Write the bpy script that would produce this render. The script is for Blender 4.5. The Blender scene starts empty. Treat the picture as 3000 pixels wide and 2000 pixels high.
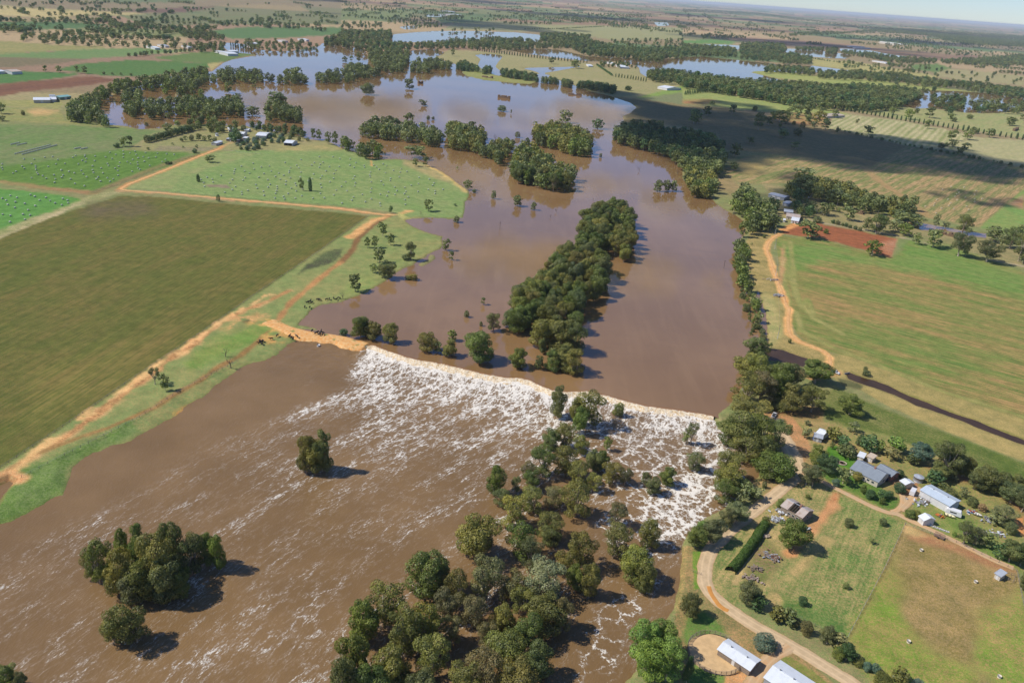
import bpy, math, random
import numpy as np
from mathutils import Vector, Matrix

# ------------------------------------------------------------------ camera
FOC, CAMH = 2333.0, 185.0                 # focal length in photo pixels (3000 wide), height of the helicopter
PITCH, ROLL = math.radians(23.9), math.radians(4.2)
_F = np.array([0, math.cos(PITCH), -math.sin(PITCH)])
_R0 = np.array([1.0, 0, 0]); _U0 = np.array([0, math.sin(PITCH), math.cos(PITCH)])
_R = _R0 * math.cos(ROLL) + _U0 * math.sin(ROLL)
_U = -_R0 * math.sin(ROLL) + _U0 * math.cos(ROLL)
scene = bpy.context.scene
cam = bpy.data.cameras.new('camera'); camo = bpy.data.objects.new('camera', cam)
scene.collection.objects.link(camo); scene.camera = camo
camo.matrix_world = Matrix(((_R[0], _U[0], -_F[0], 0), (_R[1], _U[1], -_F[1], 0), (_R[2], _U[2], -_F[2], CAMH), (0, 0, 0, 1)))
cam.sensor_width = 36; cam.lens = FOC * 36 / 3000; cam.clip_start = 1; cam.clip_end = 400000

# ------------------------------------------------------------------ light
SUN_EL, SHADOW_AZ = math.radians(48), math.radians(5)     # shadows fall to the right
w = bpy.data.worlds.new('World'); scene.world = w; w.use_nodes = True
nt = w.node_tree; bg = nt.nodes['Background']
sky = nt.nodes.new('ShaderNodeTexSky'); sky.sky_type = 'NISHITA'; sky.sun_disc = False
sky.sun_elevation = SUN_EL; sky.altitude = 150; sky.air_density = 1.0; sky.dust_density = 0.0; sky.ozone_density = 2.0
sdir = Vector((math.cos(SHADOW_AZ) * math.cos(SUN_EL), math.sin(SHADOW_AZ) * math.cos(SUN_EL), -math.sin(SUN_EL)))
tosun = -sdir
sky.sun_rotation = math.atan2(tosun.x, tosun.y)
tn = nt.nodes.new('ShaderNodeMix'); tn.data_type = 'RGBA'; tn.blend_type = 'MULTIPLY'; tn.inputs[0].default_value = 1; tn.inputs[7].default_value = (.72, .90, 1.30, 1)
nt.links.new(sky.outputs[0], tn.inputs[6]); nt.links.new(tn.outputs[2], bg.inputs[0]); bg.inputs[1].default_value = 0.10
sl = bpy.data.lights.new('sun', 'SUN'); sl.energy = 5.0; sl.angle = math.radians(0.5); sl.color = (1.0, 0.955, 0.89)
so = bpy.data.objects.new('sun', sl); scene.collection.objects.link(so)
so.rotation_euler = sdir.to_track_quat('-Z', 'Y').to_euler()
scene.view_settings.view_transform = 'Standard'; scene.view_settings.look = 'None'
scene.view_settings.exposure = 0.0; scene.view_settings.gamma = 1
scene.cycles.max_bounces = 6; scene.cycles.diffuse_bounces = 3; scene.cycles.glossy_bounces = 3
scene.cycles.transmission_bounces = 3; scene.cycles.volume_bounces = 0; scene.cycles.transparent_max_bounces = 16
scene.cycles.use_denoising = True; scene.cycles.caustics_reflective = False; scene.cycles.caustics_refractive = False

LU, LD = -0.3, -1.3            # flood level above and below the weir (dry land is z = 0)
HAZE = 2.8e-5

# ------------------------------------------------------------------ photo pixels <-> places
def rays(x, y):
    x = np.asarray(x, float); y = np.asarray(y, float)
    return _F + ((x - 1500) / FOC)[..., None] * _R + ((1000 - y) / FOC)[..., None] * _U
def at(x, y, z=0.0):
    d = rays(x, y); t = (z - CAMH) / np.minimum(d[..., 2], -1e-4)
    p = d * t[..., None]; p[..., 2] = z
    return p
def topx(P):
    v = np.asarray(P, float) - [0, 0, CAMH]; c = v @ _F
    c = np.where(c < 1, np.nan, c)
    return 1500 + FOC * (v @ _R) / c, 1000 - FOC * (v @ _U) / c, c
TILE = {a + str(i): (1000 * i, o) for a, o in (('A', 0), ('B', 300), ('C', 850), ('E', 1400)) for i in range(3)}
def P(s):
    """'A0 x y x y B1 x y ...' -> array of photo pixels"""
    out, org, buf = [], (0, 0), []
    for t in s.split():
        if t in TILE: org = TILE[t]; continue
        buf.append(float(t))
        if len(buf) == 2:
            out.append((org[0] + buf[0] / 2.352, org[1] + buf[1] / 2.352)); buf = []
    return np.array(out)
def W(s, z=0.0):
    p = P(s); return at(p[:, 0], p[:, 1], z)

# ------------------------------------------------------------------ noise and polygons
def vn(x, y, seed=0):
    xi = np.floor(x).astype(np.int64); yi = np.floor(y).astype(np.int64); fx = x - xi; fy = y - yi
    fx = fx * fx * (3 - 2 * fx); fy = fy * fy * (3 - 2 * fy)
    def h(a, b):
        n = (a * 374761393 + b * 668265263 + seed * 1442695041) & 0xFFFFFFFF
        n = ((n ^ (n >> 13)) * 1274126177) & 0xFFFFFFFF
        n = ((n ^ (n >> 16)) * 2246822519) & 0xFFFFFFFF
        return ((n ^ (n >> 15)) & 0xFFFF) / 65535.0
    a = h(xi, yi); b = h(xi + 1, yi); c = h(xi, yi + 1); d = h(xi + 1, yi + 1)
    return (a + (b - a) * fx) * (1 - fy) + (c + (d - c) * fx) * fy
def fbm(x, y, seed=0, o=4):
    s = 0; a = .5; t = 0
    for i in range(o):
        s = s + a * vn(x, y, seed + i * 17); t += a; x = x * 2.03 + 5.1; y = y * 2.03 + 1.7; a *= .5
    return s / t
def inside(px, py, poly):
    r = np.zeros(px.shape, bool); n = len(poly)
    for i in range(n):
        x0, y0 = poly[i][:2]; x1, y1 = poly[(i + 1) % n][:2]
        if y0 == y1: continue
        c = ((y0 > py) != (y1 > py)) & (px < (x1 - x0) * (py - y0) / (y1 - y0) + x0)
        r ^= c
    return r
def segdist(px, py, pts, closed=False):
    best = np.full(px.shape, 1e9); n = len(pts)
    for i in range(n if closed else n - 1):
        x0, y0 = pts[i][:2]; x1, y1 = pts[(i + 1) % n][:2]
        dx, dy = x1 - x0, y1 - y0; L = dx * dx + dy * dy + 1e-12
        t = np.clip(((px - x0) * dx + (py - y0) * dy) / L, 0, 1)
        best = np.minimum(best, (px - x0 - t * dx) ** 2 + (py - y0 - t * dy) ** 2)
    return np.sqrt(best)
def sdf(px, py, poly, m=60):
    """signed distance, positive inside, only worked out within m of the polygon's box"""
    out = np.full(px.shape, -1e3); pl = np.asarray(poly)
    k = (px > pl[:, 0].min() - m) & (px < pl[:, 0].max() + m) & (py > pl[:, 1].min() - m) & (py < pl[:, 1].max() + m)
    if k.any():
        a, b = px[k], py[k]; d = segdist(a, b, pl, True)
        out[k] = np.where(inside(a, b, pl), d, -d)
    return out
def sst(a, b, x):
    t = np.clip((x - a) / (b - a), 0, 1); return t * t * (3 - 2 * t)
def col(r, g, b):
    return np.array([((c / 255 + .055) / 1.055) ** 2.4 if c > 10 else c / 255 / 12.92 for c in (r, g, b)])

# ------------------------------------------------------------------ scene helpers
LK = scene.collection.objects.link
def tag(o, label=None, cat=None, group=None, kind=None):
    for k, v in (('label', label), ('category', cat), ('group', group), ('kind', kind)):
        if v: o[k] = v
    return o
def empty(name, loc, rz=0.0, label=None, cat=None, group=None):
    o = bpy.data.objects.new(name, None); LK(o); o.location = [float(v) for v in loc]; o.rotation_euler = (0, 0, rz); o.empty_display_size = 1
    return tag(o, label, cat, group)
def mesh_np(name, V, Fq, mats, smooth=False):
    """V (n,3), Fq (m,k) with k 3 or 4"""
    me = bpy.data.meshes.new(name); V = np.ascontiguousarray(V, np.float32); Fq = np.ascontiguousarray(Fq, np.int32)
    k = Fq.shape[1]; me.vertices.add(len(V)); me.vertices.foreach_set('co', V.ravel())
    me.loops.add(Fq.size); me.loops.foreach_set('vertex_index', Fq.ravel())
    me.polygons.add(len(Fq)); me.polygons.foreach_set('loop_start', np.arange(0, Fq.size, k, dtype=np.int32))
    me.polygons.foreach_set('loop_total', np.full(len(Fq), k, np.int32))
    if smooth: me.polygons.foreach_set('use_smooth', np.ones(len(Fq), bool))
    me.update(calc_edges=True)
    for m in (mats if isinstance(mats, (list, tuple)) else [mats]): me.materials.append(m)
    return me
def obj(name, me, parent=None, loc=(0, 0, 0), **kw):
    o = bpy.data.objects.new(name, me); LK(o); o.location = [float(v) for v in loc]
    if parent is not None: o.parent = parent
    return tag(o, **kw)
class MB:
    """collects faces for one mesh"""
    def __init__(s): s.v = []; s.f = []; s.s = []
    def add(s, vs, fs, smooth=False):
        n = len(s.v); s.v += [tuple(float(c) for c in v) for v in vs]
        for f in fs: s.f.append([i + n for i in f]); s.s.append(smooth)
    def box(s, x0, x1, y0, y1, z0, z1):
        s.add([(x0, y0, z0), (x1, y0, z0), (x1, y1, z0), (x0, y1, z0), (x0, y0, z1), (x1, y0, z1), (x1, y1, z1), (x0, y1, z1)],
              [(0, 3, 2, 1), (4, 5, 6, 7), (0, 1, 5, 4), (1, 2, 6, 5), (2, 3, 7, 6), (3, 0, 4, 7)])
    def tube(s, pts, rad, n=6, cap=True):
        pts = [Vector([float(c) for c in p]) for p in pts]; rings = []
        for i, p in enumerate(pts):
            d = (pts[min(i + 1, len(pts) - 1)] - pts[max(i - 1, 0)]).normalized()
            a = Vector((0, 0, 1)) if abs(d.z) < .9 else Vector((1, 0, 0)); u = d.cross(a).normalized(); v = d.cross(u)
            r = rad[i] if hasattr(rad, '__len__') else rad
            rings.append([p + (u * math.cos(2 * math.pi * k / n) + v * math.sin(2 * math.pi * k / n)) * r for k in range(n)])
        vs = [q for rg in rings for q in rg]; fs = []
        for i in range(len(pts) - 1):
            for k in range(n): fs.append((i * n + k, i * n + (k + 1) % n, (i + 1) * n + (k + 1) % n, (i + 1) * n + k))
        if cap: fs += [tuple(range(n)), tuple(range((len(pts) - 1) * n, len(pts) * n))[::-1]]
        s.add(vs, fs, n > 5)
    def mesh(s, name, mat):
        me = bpy.data.meshes.new(name); me.from_pydata(s.v, [], s.f); me.update()
        me.polygons.foreach_set('use_smooth', s.s); me.materials.append(mat); return me
    def build(s, name, mat, parent=None, **kw): return obj(name, s.mesh(name, mat), parent, **kw)

# ------------------------------------------------------------------ materials
class NT:
    def __init__(s, name):
        s.m = bpy.data.materials.new(name); s.m.use_nodes = True; s.t = s.m.node_tree; s.b = s.t.nodes['Principled BSDF']
        s.b.inputs['Specular IOR Level'].default_value = 0.2
    def n(s, typ, ins=None, **kw):
        nd = s.t.nodes.new('ShaderNode' + typ)
        for k, v in kw.items(): setattr(nd, k, v)
        for k, v in (ins or {}).items():
            i = nd.inputs[k]
            if isinstance(v, bpy.types.NodeSocket): s.t.links.new(v, i)
            else:
                if i.type == 'RGBA' and len(v) == 3: v = tuple(v) + (1,)
                i.default_value = v
        return nd
    def math(s, op, a, b=0.0, c=0.0, clamp=False):
        return s.n('Math', {0: a, 1: b, 2: c}, operation=op, use_clamp=clamp).outputs[0]
    def noise(s, vec, scale, detail=4, rough=.55, dist=0.0, out=0):
        return s.n('TexNoise', {'Vector': vec, 'Scale': scale, 'Detail': detail, 'Roughness': rough, 'Distortion': dist}).outputs[out]
    def mix(s, f, a, b, mode='MIX'):
        nd = s.n('Mix', data_type='RGBA', blend_type=mode)
        for i, v in ((0, f), (6, a), (7, b)):
            if isinstance(v, bpy.types.NodeSocket): s.t.links.new(v, nd.inputs[i])
            else: nd.inputs[i].default_value = (tuple(float(c) for c in v) + (1,)) if hasattr(v, '__len__') and len(v) == 3 else v
        return nd.outputs[2]
    def step(s, x, a, b, lo=0.0, hi=1.0):
        return s.n('MapRange', {0: x, 1: a, 2: b, 3: lo, 4: hi}, interpolation_type='SMOOTHSTEP').outputs[0]
    def set(s, **kw):
        for k, v in kw.items():
            i = s.b.inputs[k.replace('_', ' ')]
            if isinstance(v, bpy.types.NodeSocket): s.t.links.new(v, i)
            else: i.default_value = v if not hasattr(v, '__len__') or len(v) == 4 else tuple(float(c) for c in v) + (1,)
        return s.m
    def pos(s): return s.n('TexCoord').outputs['Object']
    def bump(s, h, strength=.5, dist=.1):
        s.t.links.new(s.n('Bump', {'Height': h, 'Strength': strength, 'Distance': dist}).outputs[0], s.b.inputs['Normal'])
def plain(name, c, rough=.7, var=.12, scale=1.5, spec=.2, metal=0.0):
    m = NT(name); nz = m.noise(m.pos(), scale, 5, .6)
    f = m.step(nz, .3, .7)
    c = np.array(c)
    m.set(Base_Color=m.mix(f, c * (1 - var), np.minimum(c * (1 + var), .95)), Roughness=rough, Specular_IOR_Level=spec, Metallic=metal)
    return m.m
def corrugated(name, c, c2=None, rough=.45, metal=0.0):
    """painted or bare corrugated sheet: ribs run down the slope (local y)"""
    m = NT(name); p = m.pos(); sx = m.n('SeparateXYZ', {0: p})
    rib = m.math('SINE', m.math('MULTIPLY', sx.outputs[0], 2 * math.pi / .35))
    sheet = m.noise(m.n('CombineXYZ', {0: m.math('FLOOR', m.math('MULTIPLY', sx.outputs[0], 1.1)), 1: m.math('FLOOR', m.math('MULTIPLY', sx.outputs[1], .3))}).outputs[0], 3.7, 0)
    nz = m.noise(p, .6, 6, .65)
    c = np.array(c); c2 = np.array(c2) if c2 is not None else c * .75
    f = m.math('ADD', m.math('MULTIPLY', m.step(nz, .45, .75), .7), m.math('MULTIPLY', sheet, .5), clamp=True)
    m.set(Base_Color=m.mix(f, c, c2), Roughness=rough, Specular_IOR_Level=.4, Metallic=metal)
    m.bump(rib, .6, .03)
    return m.m
# ------------------------------------------------------------------ ground: one sheet to the horizon
def angles():
    fine = np.arange(-47, 47.01, .085); co = np.arange(50, 311, 6.0)
    return np.concatenate([fine, co])
AZ = np.radians(angles()); NA = len(AZ)
DEP = np.radians(np.concatenate([[80, 70, 62, 56, 52, 50], np.arange(49, 1.0, -.08), np.array([.97, .9, .83, .76, .7, .64, .58, .52, .47, .42, .37, .32, .26, .2, .14, .1])]))
RR = CAMH / np.tan(DEP); NR = len(RR)
GX = (RR[:, None] * np.sin(AZ)[None]).ravel(); GY = (RR[:, None] * np.cos(AZ)[None]).ravel()
NV = len(GX); G0 = np.stack([GX, GY, np.zeros(NV)], 1)
def pxs(z):
    g = G0.copy(); g[:, 2] = z; x, y, c = topx(g)
    bad = ~np.isfinite(x) | (c < 5); x = np.where(bad, -9e4, x); y = np.where(bad, -9e4, y); return x, y
PX, PY = pxs(0); UX, UY = pxs(LU); DX, DY = pxs(LD)
jit = (fbm(GX / 9, GY / 9, 3) - .5)          # wobbles every painted edge
jitL = (fbm(GX / 60, GY / 60, 5) - .5)

# --- water outlines traced from the photograph
UP = P("""C1 175 385 C0 2352 305 2200 275 2130 255 2055 240 2095 190 2130 150 2220 100 2352 85 C1 70 55 150 20 B1 150 1325 200 1290 300 1235 370 1180
 420 1150 490 1120 530 1092 600 1050 680 1008 700 985 690 940 705 925 640 910 560 885 500 860 450 825 440 812 500 797 590 795 700 798 780 805 840 795 850 740 855 690 880 650
 878 610 800 555 740 510 690 475 620 442 560 415 430 390 310 392 190 385 90 340 0 315 B0 2300 285 2240 265 2130 255 2080 240 2000 215 1900 205 1830 190 1700 165
 1500 158 1400 152 1200 157 1100 178 960 185 880 165 740 152 A0 700 800 670 740 690 690 760 660 850 640 930 600 1000 570 1100 555 1200 520 1300 500 1430 495 1460 495
 1500 465 1540 435 1600 412 1700 395 1780 382 1770 378 1650 365 1560 345 1530 310 1550 295 1640 300 1700 310 1800 345 1900 355 2050 350 2200 320 2220 300 2352 310
 A1 0 330 150 330 200 420 300 400 330 375 480 350 640 340 720 365 640 400 780 440 850 480 830 500 860 525 1000 555 1150 570 1300 580 1370 558 1200 545 1110 525 1060 520 960 470 940 450
 960 410 920 380 1000 372 1100 380 1110 395 1080 430 1060 460 1100 495 1270 525 1480 545 1520 560 1620 595 1700 625 1850 662 1990 710 2035 740 1990 780 1940 800 1945 840
 B1 1950 170 1900 220 2050 290 2200 330 2320 360 B2 0 420 0 520 60 620 190 650 230 700 330 760 420 820 430 900 390 960 375 1100 400 1180 420 1250 450 1320 480 1400
 C2 520 0 545 60 575 180 580 300 600 400 690 412 870 480 830 530 700 500 600 480 480 560 400 680 330 780 215 870 100 900 0 860 C1 2352 860 1500 740 1000 620""")
UPW = [UP] + [P(s) for s in (
 "A1 300 290 350 260 360 238 500 225 640 215 900 215 1200 225 1360 240 1440 285 1300 290 1100 262 900 280 700 288 500 292",
 "A1 400 190 440 180 530 178 520 200 440 205", "A1 570 110 600 100 720 98 740 108 700 118 600 118",
 "A1 1170 350 1250 335 1500 345 1700 390 1950 400 2250 410 2352 395 A2 130 390 560 435 600 450 580 490 450 495 220 458 0 448 A1 2352 530 2110 538 2060 505 2050 465 2000 445 1900 425 1720 425 1500 400 1300 376",
 "A2 0 448 220 458 450 495 640 542 780 580 700 590 400 570 0 510 A1 2200 530 2110 535 2060 505 2060 460 2200 440",
 "A2 560 430 700 455 900 455 1100 480 1350 505 1500 515 1700 540 1700 570 1300 530 1000 500 700 500 560 490",
 "A2 1490 725 1600 690 1640 630 1720 625 1900 630 2100 645 2352 680 2352 770 2130 780 1950 778 1850 760 1700 745 1600 750",
 "A2 690 335 800 340 960 352 1060 365 1180 385 1120 405 1000 400 890 392 760 375 690 362",
 "A2 1075 335 1180 340 1300 350 1420 375 1560 392 1540 400 1400 388 1250 368 1090 352",
 "A2 140 305 300 310 430 318 430 345 380 348 360 325 150 320", "A1 2150 155 2250 158 2260 178 2180 182", "A2 2260 440 2352 445 2352 470 2280 465",
 "A1 1660 460 1240 470 1440 520 1420 535 1300 520",
 "C2 1116 568 1160 572 1240 600 1330 625 1420 655 1480 690 1600 745 1800 820 2000 890 2200 975 2352 1030 2700 1180 2700 1240 2352 1068 2200 1010 2000 930 1800 860 1600 790 1450 720 1300 665 1200 630 1140 610",
 "C0 -60 1420 -60 1560 50 1395 120 1308 60 1275 -60 1330",
 "B2 1560 800 1640 830 1760 850 1960 890 2100 905 2090 935 1960 920 1900 900 1780 880 1650 880 1580 850",
 )]
del UPW[12]
DN = P("""C1 175 385 C1 0 385 C0 2352 380 2200 355 2060 345 2020 350 1960 400 1900 450 1830 485 1750 500 1640 545 1560 610 1480 660 1400 740 1290 790 1220 860 1130 905 1040 960 960 1000 910 1040 860 1065 760 1075 700 1110
 600 1150 540 1185 500 1220 480 1300 460 1360 430 1411 E0 430 110 330 165 200 240 80 300 0 320 -400 480 -400 2200 2352 2200 E1 2000 2200 1950 1411 2100 1250 2180 1050 2290 900 E2 -20 720 -10 560 0 470
 20 400 130 300 300 200 400 120 450 50 520 0 C2 520 1290 560 1220 540 1150 470 1130 420 1080 330 1010 240 950 215 880 C2 215 850 0 780 C1 1000 560""")
water_sd = np.full(NV, -1e3)
for pl in UPW: water_sd = np.maximum(water_sd, sdf(UX, UY, pl))
for s in ("B1 535 1120 550 1102 600 1085 612 1050 640 1048 645 1075 610 1105 560 1130",                     # spit of grass
          "A0 1200 690 1210 640 1240 630"):
    water_sd = np.minimum(water_sd, -sdf(UX, UY, P(s)))
far = np.clip(np.hypot(GX, GY) / 1500, .15, 1)
jf = fbm(GX / 2.5, GY / 2.5, 13) - .5
water_sd = water_sd + (jit * 8 + jf * 6 * (PX < 2250)) * np.minimum(1, 400 / np.hypot(GX, GY)) + jitL * 3 * np.minimum(1, 400 / np.hypot(GX, GY))
dn_sd = sdf(DX, DY, DN, 120) + jit * 9 + jitL * 6 + jf * 7
GZ = np.zeros(NV) + .25 * jitL * np.minimum(1, 300 / np.hypot(GX, GY)) - .0
GZ = np.where(GZ > .1, .1, GZ)
near = np.minimum(1, np.hypot(GX, GY) / 900)
bank = np.clip(LU - water_sd * .11, LU - 2.6, GZ)
GZ = np.where(water_sd > -4, bank, GZ)
slp = np.where(PX < 1150, .032, .09); bank2 = np.clip(LD - dn_sd * np.where(dn_sd > 0, .13, slp), LD - 2.0, GZ)
GZ = np.where(dn_sd > -60, np.minimum(GZ, bank2), GZ)

# --- land cover
CA = np.zeros((NV, 3)); CB = np.zeros((NV, 3)); BAL = np.full(NV, .5); AMP = np.zeros(NV); RU = np.zeros(NV); RV = np.zeros(NV); STR = np.zeros(NV)
def apply(wt, A, B, bal, amp=0, rows=None, stripe=0):
    wt = np.clip(wt, 0, 1); k = wt > 0.003; q = wt[k][:, None]
    CA[k] = CA[k] * (1 - q) + A * q; CB[k] = CB[k] * (1 - q) + B * q; q = q[:, 0]
    BAL[k] = BAL[k] * (1 - q) + bal * q; AMP[k] = AMP[k] * (1 - q) + amp * q; STR[k] = STR[k] * (1 - q) + stripe * q
    if rows is not None:
        d = W(rows); d = (d[1] - d[0])[:2]; d = d / np.hypot(*d); j = wt > .5
        RU[j] = GX[j] * d[1] - GY[j] * d[0]; RV[j] = GX[j] * d[0] + GY[j] * d[1]
def field(spec, A, B, bal=.5, amp=0, rows=None, soft=2.0, wob=6, stripe=0, m=60):
    s = sdf(PX, PY, P(spec), m) + jit * wob
    apply(sst(-soft, soft, s), col(*A), col(*B), bal, amp, rows, stripe)
def trail(spec, width, A, B, bal=.5, soft=1.2, wob=1.5, gaps=0.0, seed=0):
    p = W(spec); k = (PX > -200) & (PX < 3300) & (PY > -300) & (PY < 2300)
    k &= (GX > p[:, 0].min() - 20) & (GX < p[:, 0].max() + 20) & (GY > p[:, 1].min() - 20) & (GY < p[:, 1].max() + 20)
    d = segdist(GX[k], GY[k], p[:, :2]) + jit[k] * wob * 2
    wt = 1 - sst(width / 2 - soft / 2, width / 2 + soft, d)
    if gaps: wt = wt * sst(gaps - .08, gaps + .08, fbm(GX[k] / 7, GY[k] / 7, 40 + seed))
    f = np.zeros(NV); f[k] = wt; apply(f, col(*A), col(*B), bal)

# far patchwork of paddocks
ca, sa = math.cos(.35), math.sin(.35); qx = GX * ca + GY * sa; qy = -GX * sa + GY * ca
cy = np.floor((qy + 260 * (vn(qx / 1500, qy / 9000, 8) - .5)) / 640); cx = np.floor(qx / (700 + 500 * vn(cy * 0 + .5, cy * 1.7, 9)) + cy * .37)
hsh = vn(cx * 3.7 + .5, cy * 5.3 + .5, 11); h2 = vn(cx * 2.9 + .3, cy * 4.1 + .7, 12)
pal = np.array([col(*c) for c in ((118, 128, 92), (156, 140, 112), (140, 116, 100), (96, 122, 84), (172, 152, 122), (146, 132, 104), (116, 120, 92), (154, 128, 110), (94, 116, 82), (164, 148, 124))])
idx = np.minimum((hsh * 10).astype(int), 9); CA[:] = pal[idx]; CB[:] = CA * (.8 + .3 * h2)[:, None] + .02 * np.array([1, .9, .6]); BAL[:] = .5
nearw = sst(1500, 1000, 0 * GX + np.hypot(GX, GY)) if False else 1 - sst(1100, 1600, np.hypot(GX, GY))
apply(nearw, col(118, 134, 84), col(140, 132, 96), .4)

GREEN, G2, STRAW, OLIVE, ORANGE = (104, 142, 78), (124, 146, 98), (178, 160, 112), (128, 126, 78), (206, 150, 96)
# upper left
field("A0 -300 50 0 35 350 65 600 75 900 80 1000 100 780 110 560 100 400 135 300 120 0 110 -300 110", (186, 172, 124), (160, 150, 108), .4)
field("A0 0 0 500 -20 2352 -20 2352 60 1800 30 1200 60 1050 100 700 80 350 60 0 40", (140, 120, 104), (128, 126, 98), .5)
field("A0 850 70 1200 55 1500 45 1300 85 1120 98", (104, 84, 80), (120, 100, 88), .5)
field("A0 600 0 1300 -10 1350 15 800 22", (96, 118, 84), (110, 118, 90), .5)
field("A0 -200 150 0 150 420 150 780 170 600 195 200 210 -200 205", (76, 112, 70), (90, 118, 78), .5)
field("A0 820 110 1200 90 2000 90 2352 110 2352 170 1600 170 1000 180", (112, 130, 92), (118, 112, 88), .5)
field("A0 1440 215 1700 185 2352 190 2352 240 1900 265 1600 270", (80, 116, 72), (92, 122, 80), .5)
field("A0 480 205 700 185 1000 200 1250 215 1350 260 1000 250 700 230", (126, 136, 92), (120, 126, 88), .5)
field("A0 -200 285 0 285 400 310 760 322 600 340 0 375 -200 380", (150, 144, 96), (128, 134, 84), .45)
field("A0 -200 385 100 370 700 335 1000 335 1340 350 900 385 620 405 300 408 -200 390", (98, 132, 80), (112, 136, 88), .5)
field("A0 -200 390 200 400 600 410 400 440 0 468 -200 480", (122, 112, 90), (112, 108, 84), .5)
field("A0 560 440 900 415 1250 425 1470 440 1440 470 1250 500 1000 530 700 520 400 480", (76, 116, 62), (88, 118, 66), .5)
field("A0 1040 400 1400 355 1700 365 1780 380 1650 395 1540 430 1450 440 1250 425", (88, 118, 66), (102, 124, 72), .5)
field("A0 1430 440 1540 425 1480 470 1460 495", (150, 150, 100), STRAW, .5)
field("A0 -200 505 150 490 560 510 400 540 0 580 -200 600", (72, 118, 62), (84, 122, 70), .5)
field("A0 -200 600 0 580 400 545 640 525 820 550 600 590 300 620 0 660 -200 660", (128, 92, 72), (108, 78, 68), .5, .5, "A0 0 600 600 540")
field("A0 -200 690 60 690 400 690 440 720 400 745 100 735 -200 720", (134, 140, 84), (150, 148, 98), .5)
field("A0 -200 760 100 745 420 770 440 830 980 885 700 870 400 850 0 830 -200 800", (124, 138, 82), (152, 144, 96), .45)
field("A0 190 765 260 750 400 765 330 790 240 795", (200, 158, 110), STRAW, .4, soft=8)
# left hay paddocks
field("B0 -400 130 0 150 500 160 1100 195 1250 200 1000 290 830 330 1300 350 1380 355 1150 440 830 560 660 620 500 600 0 540 -400 500", (96, 130, 70), (122, 128, 92), .42, .35, "B0 100 350 380 290")
field("B0 -100 460 350 400 830 325 1300 350 1150 440 640 612 300 575 -100 545", (84, 122, 48), (96, 130, 62), .5, .6, "B0 0 540 600 400")
field("B0 -400 600 0 592 200 615 450 640 560 665 540 700 0 890 -400 1050", (92, 146, 74), (80, 130, 52), .45, .4, "B0 0 860 540 690")
field("B0 1050 215 1500 160 1800 190 2060 230 2352 290 2352 330 1800 330 1480 335 1000 330 900 310", (132, 140, 92), (150, 140, 104), .45)
field("B0 1100 300 1500 310 1450 335 1050 330", (142, 134, 112), (118, 122, 84), .5)
# big dull green crop
field("""B0 840 640 1100 655 1500 690 2352 762 B1 190 785 0 920 B0 2200 1030 1650 1411 C0 1790 10 1380 300 1020 540 500 900 0 1230 -400 1500
 B0 -400 1120 0 935 420 770""", (90, 100, 46), (112, 102, 58), .38, .42, "C0 0 1230 1790 10")
field("B0 640 700 1000 690 1080 760 800 790 560 780", (106, 96, 76), (96, 92, 62), .5, .3, "C0 0 1230 1790 10", soft=30, wob=30)
field("C0 200 560 700 420 1200 300 1100 420 600 780 200 900", (106, 110, 54), (122, 108, 62), .5, .7, "C0 0 1230 1790 10", soft=60, wob=40)
# middle hay paddock
field("""B0 840 600 880 560 1400 360 1480 350 1700 325 2352 330 B1 0 315 90 342 200 395 430 392 620 440 760 515 880 610 880 650 850 740 840 800 440 800 400 770 340 750 0 715
 B0 2352 715 1500 650 1100 615""", (110, 144, 82), (132, 146, 96), .48, .3, "B1 200 470 560 600")
field("B0 840 600 880 560 1400 360 1480 350 1780 350 1400 470 1250 520 1180 600 1000 600", (126, 150, 90), (140, 144, 100), .45)
field("B1 430 390 620 440 700 490 760 560 640 520 520 470 420 430", (128, 132, 96), STRAW, .4, soft=6)
field("B0 1420 570 1560 570 1590 590 1440 582", (144, 128, 116), (130, 120, 100), .5)
field("B0 1950 300 2300 290 2352 320 2100 335 1900 330", (178, 158, 112), (130, 140, 90), .5, soft=8, wob=16)
trail("B1 600 437 700 490 790 553 860 618", 5, (218, 184, 112), STRAW, .5, 3, 3)
# grass strip between crop and flood
field("""B1 340 795 440 800 500 858 700 915 710 1000 560 1090 370 1190 200 1300 0 1380 C0 2200 110 2050 240 2352 330 2352 380 2040 350 1900 460 1600 590 1450 700 1200 900
 950 1040 750 1090 500 1220 430 1411 E0 0 330 -400 500 C0 -400 1500 0 1230 500 900 1020 540 1380 300 1790 10 B1 0 920 190 785""", (118, 140, 84), (146, 142, 92), .45)
field("C0 1300 430 1700 240 1900 260 1800 340 1500 480 1300 560", (98, 140, 62), (138, 142, 80), .5, soft=20, wob=40)
field("C0 -60 1280 300 1180 500 1080 700 1010 900 900 960 960 700 1080 480 1200 430 1411 E0 0 330 -400 500", (88, 122, 52), (116, 138, 84), .5, soft=10, wob=20)
field("C0 1660 215 1710 198 1760 212 1700 235", (84, 78, 62), (92, 92, 60), .5, soft=5)
field("B0 2060 1180 2160 1080 2300 1010 B1 0 1010 0 1060 B0 2300 1100 2200 1130 2120 1150", (74, 76, 62), (104, 122, 74), .35, soft=6, wob=24)
field("B1 120 1190 300 1240 100 1330 0 1320", (150, 150, 92), GREEN, .4, soft=14, wob=30)
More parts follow.
